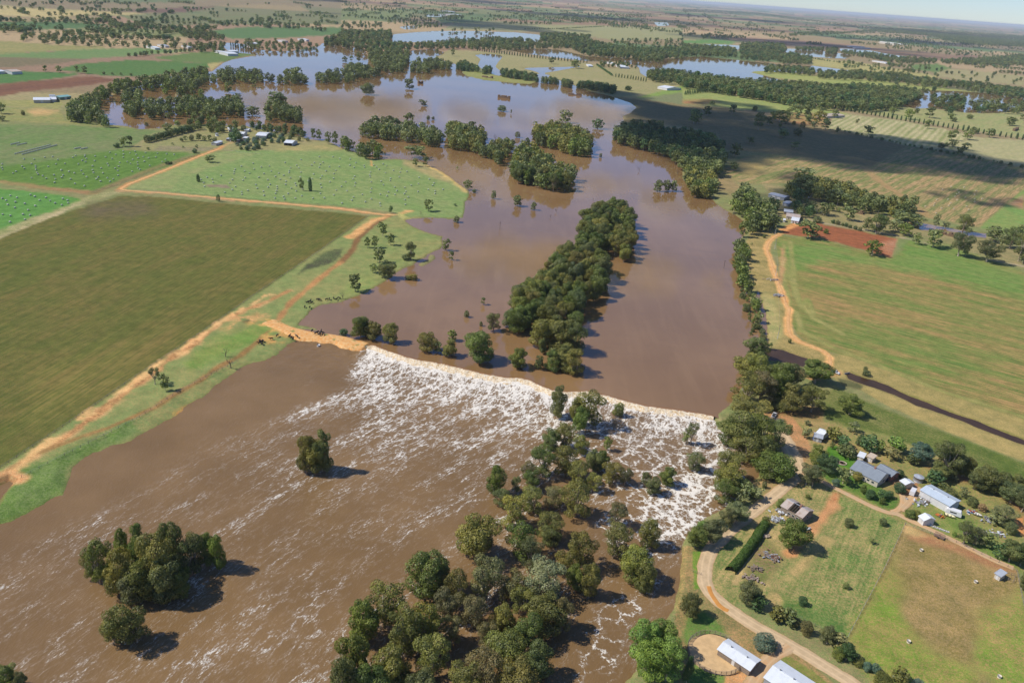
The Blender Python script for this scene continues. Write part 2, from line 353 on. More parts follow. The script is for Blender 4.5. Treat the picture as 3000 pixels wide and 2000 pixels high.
# right-hand side, beyond the river
field("A1 640 400 740 345 930 350 1200 380 1400 400 1700 440 1770 450 1850 470 2030 470 2352 530 2352 590 2300 620 2030 680 1850 662 1600 590 1480 545 1100 495 950 460 850 480 780 440", (140, 142, 98), (156, 148, 112), .45)
field("A1 830 500 900 480 1100 520 1370 560 1300 585 1100 575 900 545", (128, 142, 78), (148, 146, 92), .45)
field("A1 2020 680 2352 590 A2 0 600 120 620 0 650 A1 2352 640", (124, 156, 76), (120, 140, 72), .4)
field("A1 760 170 1000 140 1400 170 2352 190 2352 270 1900 280 1440 220 900 210 700 205", (140, 148, 108), (150, 148, 112), .45)
field("A1 640 130 900 110 1100 130 900 160 700 165", (92, 120, 82), (104, 124, 88), .5)
field("A1 0 70 500 70 480 130 300 150 0 140", (106, 128, 84), (124, 128, 96), .4)
field("A2 220 458 450 460 900 520 1400 560 2030 635 1700 625 1400 610 900 570 640 540 450 495", (138, 156, 84), (160, 160, 100), .4)
field("A2 0 280 200 272 370 290 340 306 100 304 0 300", (88, 136, 72), (100, 140, 80), .5)
field("A2 890 400 1200 430 1500 480 1800 530 1700 545 1300 500 900 455", (176, 166, 112), (150, 152, 98), .5)
field("A2 1560 450 1750 440 1850 470 1750 500 1600 480", (92, 124, 66), (104, 130, 76), .5)
field("A2 1750 500 1850 475 2352 520 2352 590 2000 560 1760 530", (164, 150, 122), (140, 146, 96), .5, .6, "A2 1800 500 2300 580", stripe=.6)
field("A2 0 600 200 640 900 730 1050 760 1200 800 980 800 700 780 200 730 0 700", (126, 150, 84), (156, 158, 98), .45)
field("A2 0 690 200 685 260 705 150 720 0 720", (168, 116, 84), (130, 140, 80), .4, soft=6)
field("A2 600 800 700 780 1000 790 1000 860 800 870 620 830", (170, 120, 86), (140, 138, 88), .5, soft=8, wob=14)
field("B2 1050 40 1560 30 1900 60 2352 60 2352 250 2030 200 1500 115", (138, 152, 98), (160, 152, 112), .4, .5, "B2 1600 180 2100 60", stripe=.25)
field("B2 1000 180 1040 95 1130 80 1500 125 1900 205 1980 235 1850 330 1560 305 1100 195", (178, 172, 136), (132, 142, 92), .45, .8, "B2 1300 270 1500 130", stripe=.75)
field("B2 1980 235 2352 262 2700 290 2700 500 2352 455 1900 345 1860 320", (170, 164, 128), (150, 154, 110), .45, .35, "B2 1900 330 2352 270")
field("A1 2035 730 1990 710 1850 662 2030 680 A2 0 720 300 740 500 790 820 870 1100 900 B2 1100 195 1550 305 1500 330 1300 445 1000 420 700 360 300 330 250 240 100 180 0 170 B1 2100 130 1950 150 1940 120 1990 70",
      (138, 122, 90), (118, 114, 78), .5, .5, "B2 100 100 1200 300")
field("B2 1550 300 1900 345 2352 455 2700 540 2700 700 2352 620 2050 860 1960 850 1620 770 1280 620 900 520 700 560 400 560 250 500 330 420 450 370 700 358 1300 445", (118, 128, 76), (164, 138, 102), .42, .8, "B2 1650 760 2100 480", stripe=.6)
field("B2 2050 860 2230 700 2352 600 2700 760 2700 1000 2352 950", (106, 146, 76), (140, 146, 84), .35)
field("B2 2230 700 2352 640 2352 740", (164, 122, 84), (150, 130, 110), .5, soft=6)
field("B2 380 420 480 380 640 385 560 440 480 500 400 480", (190, 164, 104), (150, 140, 90), .4, soft=10)
field("B2 240 500 340 520 420 590 330 640 230 600", (156, 136, 100), (128, 120, 84), .5, soft=10)
field("B2 560 560 900 640 1200 740 1600 800 1900 900 2352 1000 2352 1160 1900 1010 1560 930 1480 930 940 820 700 830 650 760", (122, 124, 84), (162, 146, 108), .45, soft=8, wob=14)
trail("B2 850 800 1050 850 1400 900 1700 980 2000 1060 2352 1130", 4, (150, 142, 126), (170, 156, 130), .5)
trail("B2 1260 450 1350 540 1500 640 1700 790", 7, (168, 134, 98), (150, 134, 92), .5, 4, 4)
field("B2 640 905 800 940 960 940 1430 1075 1500 1040 1560 950 1900 1010 2352 1170 2800 1300 C2 2800 1050 2352 890 1800 720 1250 490 1100 450 860 370 780 300 740 180 700 0 B2 690 1200 650 1040",
      (100, 128, 62), (156, 128, 86), .44, .6, "C2 1000 60 2352 400")
field("B2 660 950 900 960 1400 1090 1500 1040 1560 950 1800 990 2352 1170 2352 1330 1500 1150 1000 1090 720 1180", (96, 136, 62), (128, 136, 80), .35, .6, "C2 1000 60 2352 400", soft=20, wob=30)
for s in ("B2 690 1010 720 1150 820 1411 C2 860 60 900 160", "B2 740 960 760 1130 C2 780 40 900 190 1100 300", "C2 780 150 820 280 1050 400 1300 500 1800 700 2352 870", "B2 700 980 690 1150 730 1411 C2 760 150"):
    trail(s, 2.5, (160, 152, 98), (120, 134, 70), .4, 2, 1)
field("B2 470 885 620 885 690 905 620 960 600 1050 650 1180 720 1400 C2 745 300 1000 430 1040 470 1030 530 870 490 690 415 590 390 580 200 520 0 B2 470 1300 440 1100 440 960", (172, 152, 102), (130, 124, 74), .42, soft=4, wob=10)
field("B2 460 1300 600 1330 700 1411 C2 640 60 700 300 640 380 585 380 585 200", (132, 146, 88), STRAW, .5, soft=14, wob=20)
field("C2 1030 440 1110 450 1250 490 1800 720 2352 890 2800 1050 2800 1400 2352 1180 1900 1010 1400 790 1250 700 1060 620 1000 560", (170, 152, 100), (138, 132, 80), .42, .25, "C2 1250 490 2352 890")
field("C2 940 720 1060 670 1260 760 1600 900 1900 1010 2352 1190 2800 1400 2800 1600 2352 1340 1950 1190 1500 1060 1250 1010 1000 900 940 800", (84, 106, 46), (130, 128, 80), .36, .2, "C2 1250 700 2352 1190", soft=6)
field("C2 1160 560 1350 630 1600 730 2352 1015 2352 1040 1600 765 1340 655 1180 600", (134, 136, 62), OLIVE, .5)
field("C2 1060 600 1150 620 1240 665 1230 695 1100 650", (110, 108, 76), (90, 96, 64), .5, soft=5, wob=14)
field("B2 690 870 770 845 930 830 1480 940 1430 1070 950 935 800 920 690 900", (154, 94, 64), (138, 84, 60), .5, .6, "B2 930 830 1480 940")
field("B2 1370 960 1480 945 1440 1060 1370 1020", (178, 134, 110), (158, 100, 68), .5, soft=8)
# farmyard and paddocks at lower right
field("C2 580 830 960 900 1450 1010 2000 1240 2352 1330 2352 1411 E2 2352 650 1900 450 1530 320 1300 230 900 20 620 130 480 280 C2 480 1290 560 1200", (122, 134, 74), (164, 136, 98), .48, soft=6, wob=16)
field("C2 1640 1200 2000 1290 2352 1400 E2 2352 260 2100 60 1800 0 1700 -60", (150, 110, 78), (120, 118, 68), .45, soft=12, wob=20)
field("E2 1580 130 1850 200 2100 330 2200 480 2330 640 2200 600 1900 450 1600 310", (108, 134, 62), (150, 138, 92), .4, soft=10, wob=20)
field("C2 1000 1080 1060 1070 1150 1130 1215 1150 1160 1230 1060 1215 980 1160", (68, 122, 34), (82, 126, 44), .4, soft=4)
field("C2 900 1230 1180 1260 1340 1330 1430 1411 E2 1490 150 1460 220 1380 205 1050 50 900 -50", (78, 120, 44), (120, 128, 72), .35, soft=6)
field("E2 -40 440 130 480 140 640 120 760 300 900 480 1040 640 1120 760 1200 900 1290 1150 1500 200 1500 0 1500 -60 1300", (124, 122, 78), (168, 136, 96), .45, soft=6, wob=14)
field("E2 30 950 150 930 250 1010 330 1110 270 1160 250 1300 340 1411 100 1450 20 1450 60 1250 0 1100", (92, 130, 58), (112, 124, 70), .4, soft=12, wob=18)
field("E2 70 500 130 500 130 760 75 770", (96, 138, 42), (128, 134, 70), .4, soft=4)
field("E2 650 1240 740 1230 900 1330 1000 1411 1000 1500 560 1500", (112, 130, 60), (136, 128, 76), .4)
field("E2 260 480 480 280 600 150 760 60 1060 60 1100 110 1400 250 1530 325 1130 1110 900 1020 620 900 520 760 330 900 200 760 210 600", (100, 126, 66), (172, 150, 106), .42, .25, "E2 880 860 1200 120")
field("E2 1090 110 1400 250 1530 325 1390 620 1130 1110 900 1020 640 880 560 780 700 560 840 450 900 330 1050 140", (92, 126, 62), (168, 148, 104), .36, .28, "E2 880 860 1200 120", wob=3)
field("E2 640 780 900 900 1130 1010 1130 1100 900 1020 640 890", (76, 116, 54), (110, 128, 72), .35, soft=18, wob=20)
field("E2 450 430 560 400 640 480 700 560 560 740 440 700 480 560", (150, 124, 96), (112, 124, 66), .5, soft=14, wob=22)
field("E2 1535 325 1900 450 2300 640 2400 900 2352 1411 2352 1600 1500 1600 1350 1340 1135 1112", (158, 136, 96), (126, 116, 64), .45, .12, "E2 1130 1110 1530 330", wob=2)
field("E2 1135 1112 1350 680 1450 560 1520 700 1500 950 1750 1180 2050 1350 1950 1600 1400 1600 1200 1250", (108, 140, 50), (150, 138, 82), .5, soft=34, wob=70, m=140)
field("E2 2050 900 2352 780 2500 1600 2250 1600 2000 1250", (112, 142, 54), (160, 138, 90), .5, soft=30, wob=60, m=140)
field("E2 1560 340 1900 460 2300 640 2200 640 1900 520 1560 420", (158, 112, 82), (168, 134, 96), .5, soft=12, wob=14)
field("E2 1535 320 1590 340 1680 400 1600 400 1520 370", (200, 164, 112), STRAW, .5, soft=8)
# dirt tracks
trail("B0 -100 545 0 548 250 580 450 605 640 625", 8, (142, 132, 86), (150, 116, 84), .5, 4, 4)
trail("B0 640 622 850 540 1140 425 1400 355", 7, (112, 122, 70), (132, 116, 84), .5, 3)
trail("B0 -100 935 0 900 350 770 660 650 830 610", 7, (168, 160, 124), (128, 138, 84), .4, 4, 5)
trail("B0 -60 950 200 850 500 720", 3, (186, 172, 140), (150, 146, 104), .4, 2, 3)
trail("B0 815 606 1100 622 1600 668 2352 732 B1 120 752 300 775 350 772", 4.2, (196, 140, 104), ORANGE, .5, 3, 3)
trail("B0 815 606 1000 613 1300 640 1600 678", 4, (178, 132, 104), (150, 140, 110), .5, 3, 3)
trail("B0 820 600 845 585 890 562 1130 470 1400 360 1500 322 1540 300", 4, ORANGE, (200, 136, 86), .5, 2)
trail("B0 1540 300 1700 230 1650 200", 4, (176, 146, 108), STRAW, .5, 2)
trail("B1 330 780 260 820 200 860 120 930 60 1040 0 1100", 4, (118, 92, 62), (140, 104, 70), .5, 2)
trail("B1 0 1100 B0 2240 1180 2100 1300 2000 1380 C0 2000 90 1960 140 1910 220", 3, (160, 118, 78), (190, 140, 92), .5, 2)
trail("B1 300 790 230 810 140 870 60 930", 6, ORANGE, (216, 178, 124), .5, 3, 3)
trail("B1 330 775 400 770 470 750", 4, ORANGE, (216, 178, 124), .5, 3, 3)
trail("B1 400 770 440 800 520 800", 5, (196, 184, 116), (150, 156, 96), .5, 3, 3)
trail("C0 1990 5 1860 70 1700 130 1500 240 1340 370 1200 450 1020 600 900 680 700 830 400 1050 230 1140 0 1270", 3.8, (196, 148, 102), (206, 168, 122), .5, 2.5, 3, gaps=.46)
trail("C0 1990 5 1860 70 1700 130 1500 240 1340 370 1200 450 1020 600 900 680 700 830 400 1050 230 1140 0 1270", 2.0, (150, 110, 72), (196, 148, 100), .5, 1.5, 2)
trail("C0 1870 20 1780 70 1640 150 1450 260 1250 430", 3, (214, 160, 108), (226, 186, 132), .5, 2, 3, gaps=.45, seed=3)
trail("C0 1100 490 900 660 700 790 480 950 240 1110 100 1240 0 1290", 3.5, (206, 160, 108), (222, 184, 128), .5, 2, 3, gaps=.5, seed=5)
trail("C0 1850 280 1780 350 1650 450 1500 530 1380 620 1200 720 1080 800 900 880 740 950 560 1010 300 1110", 2.2, (138, 106, 66), (156, 126, 80), .5, 1.5, 1.5)
trail("C0 1820 230 1900 220 1880 300 1920 340", 9, (214, 158, 96), (150, 150, 84), .5, 3, 8, gaps=.42, seed=6)
trail("C0 1560 270 1620 235 1850 150", 6, (214, 158, 112), (140, 140, 84), .5, 3, 8, gaps=.5, seed=7)
trail("C0 -60 1300 60 1270 130 1300", 5, (196, 140, 96), (208, 172, 124), .5, 2)
trail("C0 1240 830 1300 790 1400 745", 3, (212, 150, 90), (150, 140, 80), .5, 2, 3)
trail("B1 210 440 205 400", .1, ORANGE, ORANGE)
trail("B2 670 905 640 920 590 960 575 1010 610 1100 640 1200 680 1300 720 1411 C2 735 120 725 200 730 300 800 355 900 390 970 420 1020 460 1010 520 990 560", 4, (204, 148, 90), (222, 176, 120), .5, 1.5, 1.5)
trail("B2 690 1010 690 1100 680 1190 670 1250", 2.5, (178, 118, 84), STRAW, .5, 2, 2)
trail("B2 690 880 760 850 820 830", 6, (214, 152, 94), (200, 140, 90), .5, 2)
trail("C2 1040 560 900 600 800 560", 6, (196, 140, 96), (160, 140, 96), .5, 2, 3)
field("C2 540 850 640 822 720 842 780 900 850 1000 880 1090 840 1210 780 1230 720 1080 640 960 590 920", (200, 142, 100), (164, 132, 96), .5, soft=4, wob=10)
field("C2 560 780 960 800 960 900 760 880 600 850", (176, 124, 88), (110, 112, 66), .5, soft=10, wob=20)
trail("E2 830 380 900 320 960 260 1020 190 1060 110", 2.4, (184, 118, 78), (190, 150, 108), .5, 1.5, 1.5)
trail("E2 730 520 840 420 900 350 1050 190", 3.5, (196, 150, 108), (186, 134, 92), .5, 2, 2)
trail("E2 600 900 700 740 820 600 1000 420", 2.5, (186, 158, 112), (150, 140, 90), .5, 2, 2, gaps=.4, seed=8)
trail("E2 360 720 480 480 560 360", 2, (178, 150, 106), STRAW, .5, 1)
field("E2 700 500 800 500 790 540 720 545", (206, 146, 96), (190, 140, 96), .5, soft=5)
field("E2 2290 280 2352 260 2352 400 2320 380", (206, 140, 84), (190, 132, 84), .5, soft=5)
field("E2 300 1330 400 1330 520 1411 560 1500 280 1500", (204, 146, 92), (190, 150, 110), .5, soft=6)
field("E2 1520 120 1580 60 1650 60 1640 130 1600 150 1560 200 1500 240", (168, 134, 104), (150, 120, 92), .5, soft=4)
field("C2 1370 1250 1440 1330 1500 1390 1600 1411 1640 1300 1560 1340 1480 1300 1440 1280", (160, 118, 88), (140, 116, 84), .5, soft=5)
# damp mud at the flood's edge
dm = sst(-5, -1, water_sd) * .5 * (water_sd < 30) * np.minimum(1, 700 / np.hypot(GX, GY)); apply(dm, col(118, 96, 66), col(112, 104, 66), .5)
dm = sst(-16, 0, dn_sd) * .25; apply(dm, col(120, 104, 62), col(98, 118, 60), .5)
K_GROUND = np.array([1.0, .94, .79])
for c_ in (CA, CB):
    l_ = c_ @ np.array([.25, .65, .10]); c_[:] = c_ * .90 + l_[:, None] * np.array([1.10, 1.0, .72]) * .10
def color_attr(me, name, rgb, a):
    at_ = me.attributes.new(name, 'FLOAT_COLOR', 'POINT'); d = np.empty((len(rgb), 4), np.float32); d[:, :3] = rgb; d[:, 3] = a
    at_.data.foreach_set('color', d.ravel())
def grid_faces(nr, nc, wrap=False):
    i = np.arange(nr - 1)[:, None] * nc; j = np.arange(nc if wrap else nc - 1)[None]
    a = i + j; b = i + (j + 1) % nc
    return np.stack([a, a + nc, b + nc, b], -1).reshape(-1, 4)
gm = NT('ground_cover'); p = gm.pos()
tA = gm.n('Attribute', attribute_name='colA'); tB = gm.n('Attribute', attribute_name='colB'); tR = gm.n('Attribute', attribute_name='rows')
nf = gm.noise(p, .95, 5, .72); nm = gm.noise(p, .055, 5, .6); nl = gm.noise(p, .012, 4, .6)
iso = gm.math('ADD', gm.math('ADD', gm.math('MULTIPLY', nf, .55), gm.math('MULTIPLY', nm, .25)), gm.math('MULTIPLY', nl, .20))
sr = gm.n('SeparateXYZ', {0: tR.outputs['Vector']})
rv = gm.n('CombineXYZ', {0: gm.math('MULTIPLY', sr.outputs[0], .75), 1: gm.math('MULTIPLY', sr.outputs[1], .035)}).outputs[0]
rn = gm.noise(rv, 1.0, 5, .7)
rv2 = gm.n('CombineXYZ', {0: gm.math('MULTIPLY', sr.outputs[0], .07), 1: gm.math('MULTIPLY', sr.outputs[1], .006)}).outputs[0]
rn2 = gm.noise(rv2, 1.0, 4, .6)
rows = gm.math('ADD', gm.math('MULTIPLY', rn, .55), gm.math('MULTIPLY', rn2, .45))
nz = gm.math('ADD', gm.math('MULTIPLY', iso, gm.math('SUBTRACT', 1.0, tB.outputs['Alpha'])), gm.math('MULTIPLY', rows, tB.outputs['Alpha']))
wig = gm.math('MULTIPLY', gm.math('SUBTRACT', nm, .5), 5)
st = gm.math('SINE', gm.math('ADD', gm.math('MULTIPLY', sr.outputs[0], 2 * math.pi / 11.0), wig))
fac = gm.math('ADD', gm.math('MULTIPLY', gm.math('SUBTRACT', nz, .5), 8.5), tA.outputs['Alpha'])
fac = gm.math('ADD', fac, gm.math('MULTIPLY', gm.math('MULTIPLY', st, sr.outputs[2]), .5), clamp=True)
base = gm.mix(fac, tA.outputs['Color'], tB.outputs['Color'])
fine = gm.noise(p, 2.4, 3, .7)
base = gm.mix(1.0, base, gm.n('CombineColor', {0: gm.step(fine, .25, .75, .66, 1.30), 1: gm.step(fine, .25, .75, .70, 1.26), 2: gm.step(fine, .25, .75, .72, 1.22)}).outputs[0], 'MULTIPLY')
midn = gm.noise(p, .16, 5, .65); rowm = gm.step(rn, .3, .7, -.5, .5)
base = gm.mix(1.0, base, gm.n('CombineColor', {0: gm.step(midn, .28, .72, .80, 1.22), 1: gm.step(midn, .28, .72, .84, 1.16), 2: gm.step(midn, .28, .72, .82, 1.16)}).outputs[0], 'MULTIPLY')
rowv = gm.math('ADD', 1.0, gm.math('MULTIPLY', gm.math('MULTIPLY', rowm, tB.outputs['Alpha']), .7))
base = gm.mix(1.0, base, gm.n('CombineColor', {0: rowv, 1: rowv, 2: rowv}).outputs[0], 'MULTIPLY')
gm.set(Base_Color=base, Roughness=.95, Specular_IOR_Level=.08)
gm.bump(gm.math('ADD', nf, gm.math('MULTIPLY', fine, .4)), .35, .35)
gv = np.stack([GX, GY, GZ], 1); gv = np.concatenate([gv, [[0, 0, 0]]]); gf = grid_faces(NR, NA, True)
gf = gf[:, ::-1]
gme = mesh_np('ground', gv, gf, gm.m, True)
# the disc straight below the helicopter closes the sheet
color_attr(gme, 'colA', np.concatenate([CA, CA[:1]]) * K_GROUND, np.append(BAL, .5)); color_attr(gme, 'colB', np.concatenate([CB, CB[:1]]) * K_GROUND, np.append(AMP, 0))
ra = gme.attributes.new('rows', 'FLOAT_VECTOR', 'POINT'); ra.data.foreach_set('vector', np.concatenate([np.stack([RU, RV, STR], 1), [[0, 0, 0]]]).astype(np.float32).ravel())
ground = obj('ground', gme, kind='structure')

# ------------------------------------------------------------------ water
CREST = P("C1 175 385 215 378 280 405 350 430 440 460 520 482 610 495 700 510 780 530 850 545 930 565 1000 582 1080 595 1150 607 1230 607 1300 622 1360 655 1450 690 1560 702 1700 697 1780 718 1850 735 1920 755 2000 775 2100 800 2200 812 2352 832 C2 100 850 170 862 215 870")
CW = at(CREST[:, 0], CREST[:, 1], LU)
wm = NT('flood_water'); p = wm.pos()
big = wm.noise(p, .008, 4, .55); mid = wm.noise(wm.n('Mapping', {0: p, 3: (.35, 1.0, 1.0), 2: (0, 0, .6)}).outputs[0], .12, 4, .6)
strk = wm.noise(wm.n('Mapping', {0: p, 2: (0, 0, -.30), 3: (.16, .012, 1.0)}).outputs[0], 1.0, 5, .65, .6); eddy = wm.noise(p, .05, 5, .65, 1.5)
silt = wm.mix(wm.step(big, .35, .7), col(128, 98, 62) * .95, col(144, 112, 74) * .95); silt = wm.mix(wm.math('MULTIPLY', wm.step(strk, .45, .80), .22), silt, col(158, 126, 88)); silt = wm.mix(wm.math('MULTIPLY', wm.step(eddy, .50, .75), .3), silt, col(112, 86, 58))
rip = wm.noise(wm.n('Mapping', {0: p, 3: (.55, 1.3, 1.0), 2: (0, 0, -.35)}).outputs[0], .9, 5, .62)
wm.set(Base_Color=silt, Roughness=.05, IOR=1.48, Specular_IOR_Level=.5)
wm.bump(wm.math('ADD', rip, wm.math('MULTIPLY', mid, 1.5)), .07, .10)
R = 125000.0
left = at(np.array([1040, 940, 850, 740.]), np.array([1008, 990, 975, 958.]), LU)
right = at(np.array([2130, 2260, 2420, 2500, 2500.]), np.array([1232, 1300, 1440, 1560, 1990.]), LU)
ring = [tuple(q[:2]) for q in CW] + [tuple(q[:2]) for q in right] + [(115, 140), (400, -50), (900, -300), (R, -R), (R, R), (-R, R), (-R, 380)] + [tuple(q[:2]) for q in left[::-1]]
me = bpy.data.meshes.new('flood_water'); me.from_pydata([(x, y, LU) for x, y in ring], [], [list(range(len(ring)))]); me.materials.append(wm.m)
import bmesh
bm = bmesh.new(); bm.from_mesh(me); bmesh.ops.triangulate(bm, faces=bm.faces[:]); bm.to_mesh(me); bm.free()
if me.polygons[0].normal.z < 0: me.flip_normals()
obj('water_above_weir', me, kind='structure')

# canal and side pool: still, dark water
cm = NT('canal_water'); p = cm.pos(); cm.set(Base_Color=cm.mix(cm.step(cm.noise(p, .08, 4), .35, .7), col(62, 47, 34), col(74, 56, 40)), Roughness=.25, IOR=1.33, Specular_IOR_Level=.15); cm.bump(cm.noise(p, 1.2, 4), .1, .1)
for nm, sp in (('canal_water', "C2 1110 560 1160 562 1240 592 1330 617 1420 647 1480 682 1600 737 1800 812 2000 882 2200 967 2352 1022 2700 1172 2700 1255 2352 1080 2200 1022 2000 942 1800 872 1600 800 1450 730 1300 675 1200 640 1130 618"), ('pool_water', "C2 560 395 700 400 890 475 840 545 700 515 560 490")):
    pw = W(sp, LU + .03); me = bpy.data.meshes.new(nm); me.from_pydata([tuple(map(float, v)) for v in pw], [], [list(range(len(pw)))]); me.materials.append(cm.m)
    bm = bmesh.new(); bm.from_mesh(me); bmesh.ops.triangulate(bm, faces=bm.faces[:]); bm.to_mesh(me); bm.free()
    if me.polygons[0].normal.z < 0: me.flip_normals()
    obj(nm, me, kind='structure')

# the earth causeway that runs out to the weir
cp_ = W("C0 1850 215 1960 262 2080 300 2200 318 2352 338 C1 60 362 150 378 190 386", 0); cl = np.concatenate([[0], np.cumsum(np.hypot(*np.diff(cp_[:, :2], axis=0).T))])
tt = np.linspace(0, cl[-1], 120); kx = np.interp(tt, cl, cp_[:, 0]); ky = np.interp(tt, cl, cp_[:, 1]); gx_, gy_ = np.gradient(kx), np.gradient(ky); gl = np.hypot(gx_, gy_); nx_, ny_ = -gy_ / gl, gx_ / gl
V = []; offs = np.linspace(-7.5, 7.5, 31)
for o_ in offs:
    wd = o_ * (.78 + .3 * fbm(tt / 6, tt * 0 + 3, 7)) ; hgt_ = .42 * (1 - sst(2.6, 5.2, np.array(abs(o_)))) - 1.7 * sst(4.4, 7.5, np.array(abs(o_))) * (o_ < 0) - .9 * sst(4.0, 7.5, np.array(abs(o_))) * (o_ > 0)
    hgt_ = hgt_ - 1.6 * sst(.965, 1.0, tt / tt[-1]) + .25 * (fbm(tt / 1.6, tt * 0 + o_ / 1.6, 9) - .5)
    V.append(np.stack([kx + nx_ * wd, ky + ny_ * wd, hgt_], 1))
em = NT('trodden_earth'); p_ = em.pos(); n_ = em.noise(p_, .7, 6, .65); n2_ = em.noise(p_, .18, 4, .6)
ec = em.mix(em.step(n_, .35, .65), col(214, 150, 84) * .9, col(224, 182, 124) * .9); ec = em.mix(em.step(n2_, .58, .68), ec, col(140, 140, 84) * .9)
em.set(Base_Color=ec, Roughness=.95, Specular_IOR_Level=.1); em.bump(n_, .6, .3)
obj('causeway_ground', mesh_np('causeway', np.concatenate(V), grid_faces(31, 120)[:, ::-1], em.m, True), kind='structure')

# below the weir: rolling sheet with foam
xs = np.arange(-330, 175, 1.0); ys = np.arange(90, 420, 1.0)
X, Y = np.meshgrid(xs, ys); X = X.ravel(); Y = Y.ravel()
cd = segdist(X, Y, CW[:, :2]); c0, c1 = CW[0, :2], CW[-1, :2]; ax = (c1 - c0) / np.hypot(*(c1 - c0)); ay = np.array([ax[1], -ax[0]])
S_ = (X - c0[0]) * ax[0] + (Y - c0[1]) * ax[1]; D_ = (X - c0[0]) * ay[0] + (Y - c0[1]) * ay[1]; D_ = np.maximum(D_, 0)
wx, wy, _ = topx(np.stack([X, Y, np.full(X.shape, LD)], 1))
dd = np.arange(0, 400.0); slope = .0 + .36 * sst(5, 60, dd) - .22 * sst(130, 210, dd); bend = np.interp(D_, dd, np.cumsum(slope))
fv = S_ + bend * (.45 + .55 * sst(-40, 70, S_)); fu = D_
warp = (fbm(X / 22, Y / 22, 61, 3) - .5)
fr = P("C1 175 385 120 440 0 640 C0 2250 730 1980 800 1700 930 1300 1080 1100 1230 850 1411 E0 480 270 200 450 -100 560 -200 2000 E1 2352 2000 2352 0 C1 2352 700")
edge = sst(-22, 34, sdf(wx, wy, fr, 100) + 50 * warp)         # no foam along the left bank
foam = .13 * np.exp(-D_ / 26) + .13 * np.exp(-D_ / 70) + .33 - .13 * sst(35, 120, D_) + .16 * (fbm(fu / 40, fv / 14, 63, 4) - .5)
foam = foam * edge
q = sdf(wx, wy, P("C2 -60 800 300 860 400 1000 480 1290 520 1411 E2 480 50 300 330 0 500 E1 2352 480 2150 640 2250 700 2180 820 2100 900 2000 1000 1900 1411 1900 1600 1500 1600 1650 1000 1850 760 1900 600 1700 300 1900 150 C1 1700 1250 1650 950 1700 760"), 60)
inR = sst(-10, 25, q)
foamR = .45 - .11 * sst(60, 125, D_) + .22 * (fbm(X / 16, Y / 16, 71, 3) - .5)
q2 = sst(-10, 15, sdf(wx, wy, P("C2 0 1290 250 1150 260 1411 E2 60 400 0 460 E1 2250 600 2150 760 2080 600 2050 200"), 60)); foamR = foamR + .16 * q2
foam = np.maximum(foam, 0) * (1 - inR) + foamR * inR
foam += .30 * np.exp(-((cd) / 5.0) ** 2) * (D_ > 0)
Zw = LD + (fbm((fu) / 2.2, fv / 2.8, 81, 4) - .5) * (1.1 * np.exp(-D_ / 22) + .28 * sst(0, .6, foam) + .05) + .9 * np.exp(-((D_ - 4) / 3.0) ** 2) * (vn(fv / 2.3, fu / 6, 83)) * 0.6
k = D_ < 1.0; Zw[k] = LD - .3
me = mesh_np('water_below_weir', np.stack([X, Y, Zw], 1), grid_faces(len(ys), len(xs))[:, ::-1], [], True)
fa = me.attributes.new('flow', 'FLOAT_VECTOR', 'POINT'); fa.data.foreach_set('vector', np.stack([fu, fv, foam], 1).astype(np.float32).ravel())
fb = me.attributes.new('swirl', 'FLOAT', 'POINT'); fb.data.foreach_set('value', (inR * (.35 + .65 * sst(20, 60, D_))).astype(np.float32))
fm = NT('rapid_water'); p = fm.pos(); a = fm.n('Attribute', attribute_name='flow'); sx = fm.n('SeparateXYZ', {0: a.outputs['Vector']})
sw = fm.n('Attribute', attribute_name='swirl').outputs['Fac']; amount = sx.outputs[2]
def ridged(vec, scale, detail, rough, dist):
    n = fm.noise(vec, scale, detail, rough, dist)
    return fm.math('SUBTRACT', 1.0, fm.math('MULTIPLY', fm.math('ABSOLUTE', fm.math('SUBTRACT', n, .5)), 5.0), clamp=True)
fl = fm.n('CombineXYZ', {0: fm.math('MULTIPLY', sx.outputs[0], .42), 1: sx.outputs[1]}).outputs[0]
r2 = ridged(fl, .85, 4, .6, .6); r3 = fm.noise(p, 2.6, 4, .72)
patch = fm.noise(fm.n('CombineXYZ', {0: fm.math('MULTIPLY', sx.outputs[0], .35), 1: sx.outputs[1]}).outputs[0], .085, 3, .6)
def lace(vec, scale, width, warp_, wscale):
    wv = fm.n('TexNoise', {'Vector': vec, 'Scale': wscale, 'Detail': 3, 'Roughness': .6}).outputs['Color']
    off = fm.n('VectorMath', {0: wv, 1: (.5, .5, .5)}, operation='SUBTRACT').outputs[0]; off = fm.n('VectorMath', {0: off, 'Scale': warp_}, operation='SCALE').outputs[0]
    vv = fm.n('VectorMath', {0: vec, 1: off}, operation='ADD').outputs[0]
    v_ = fm.n('TexVoronoi', {'Vector': vv, 'Scale': scale}, feature='DISTANCE_TO_EDGE', voronoi_dimensions='2D').outputs['Distance']
    return fm.step(v_, 0, width, 1.0, 0.0)
l1 = lace(fl, .26, .34, 6.5, .5); l2 = lace(fl, .75, .40, 3.0, 1.2)
web = fm.math('ADD', fm.math('ADD', fm.math('MULTIPLY', l1, .20), fm.math('MULTIPLY', l2, .20)), fm.math('ADD', fm.math('MULTIPLY', r3, .50), fm.math('MULTIPLY', r2, .24)))
web = fm.math('ADD', web, fm.math('MULTIPLY', fm.math('SUBTRACT', patch, .5), .75))
s1 = lace(p, .14, .24, 8.5, .24); s2 = lace(p, .45, .30, 4.6, .7)
swirl = fm.math('ADD', fm.math('ADD', fm.math('MULTIPLY', s1, .26), fm.math('MULTIPLY', s2, .24)), fm.math('MULTIPLY', r3, .64))
swirl = fm.math('ADD', swirl, fm.math('MULTIPLY', fm.math('SUBTRACT', fm.noise(p, .06, 3, .6), .5), .4))
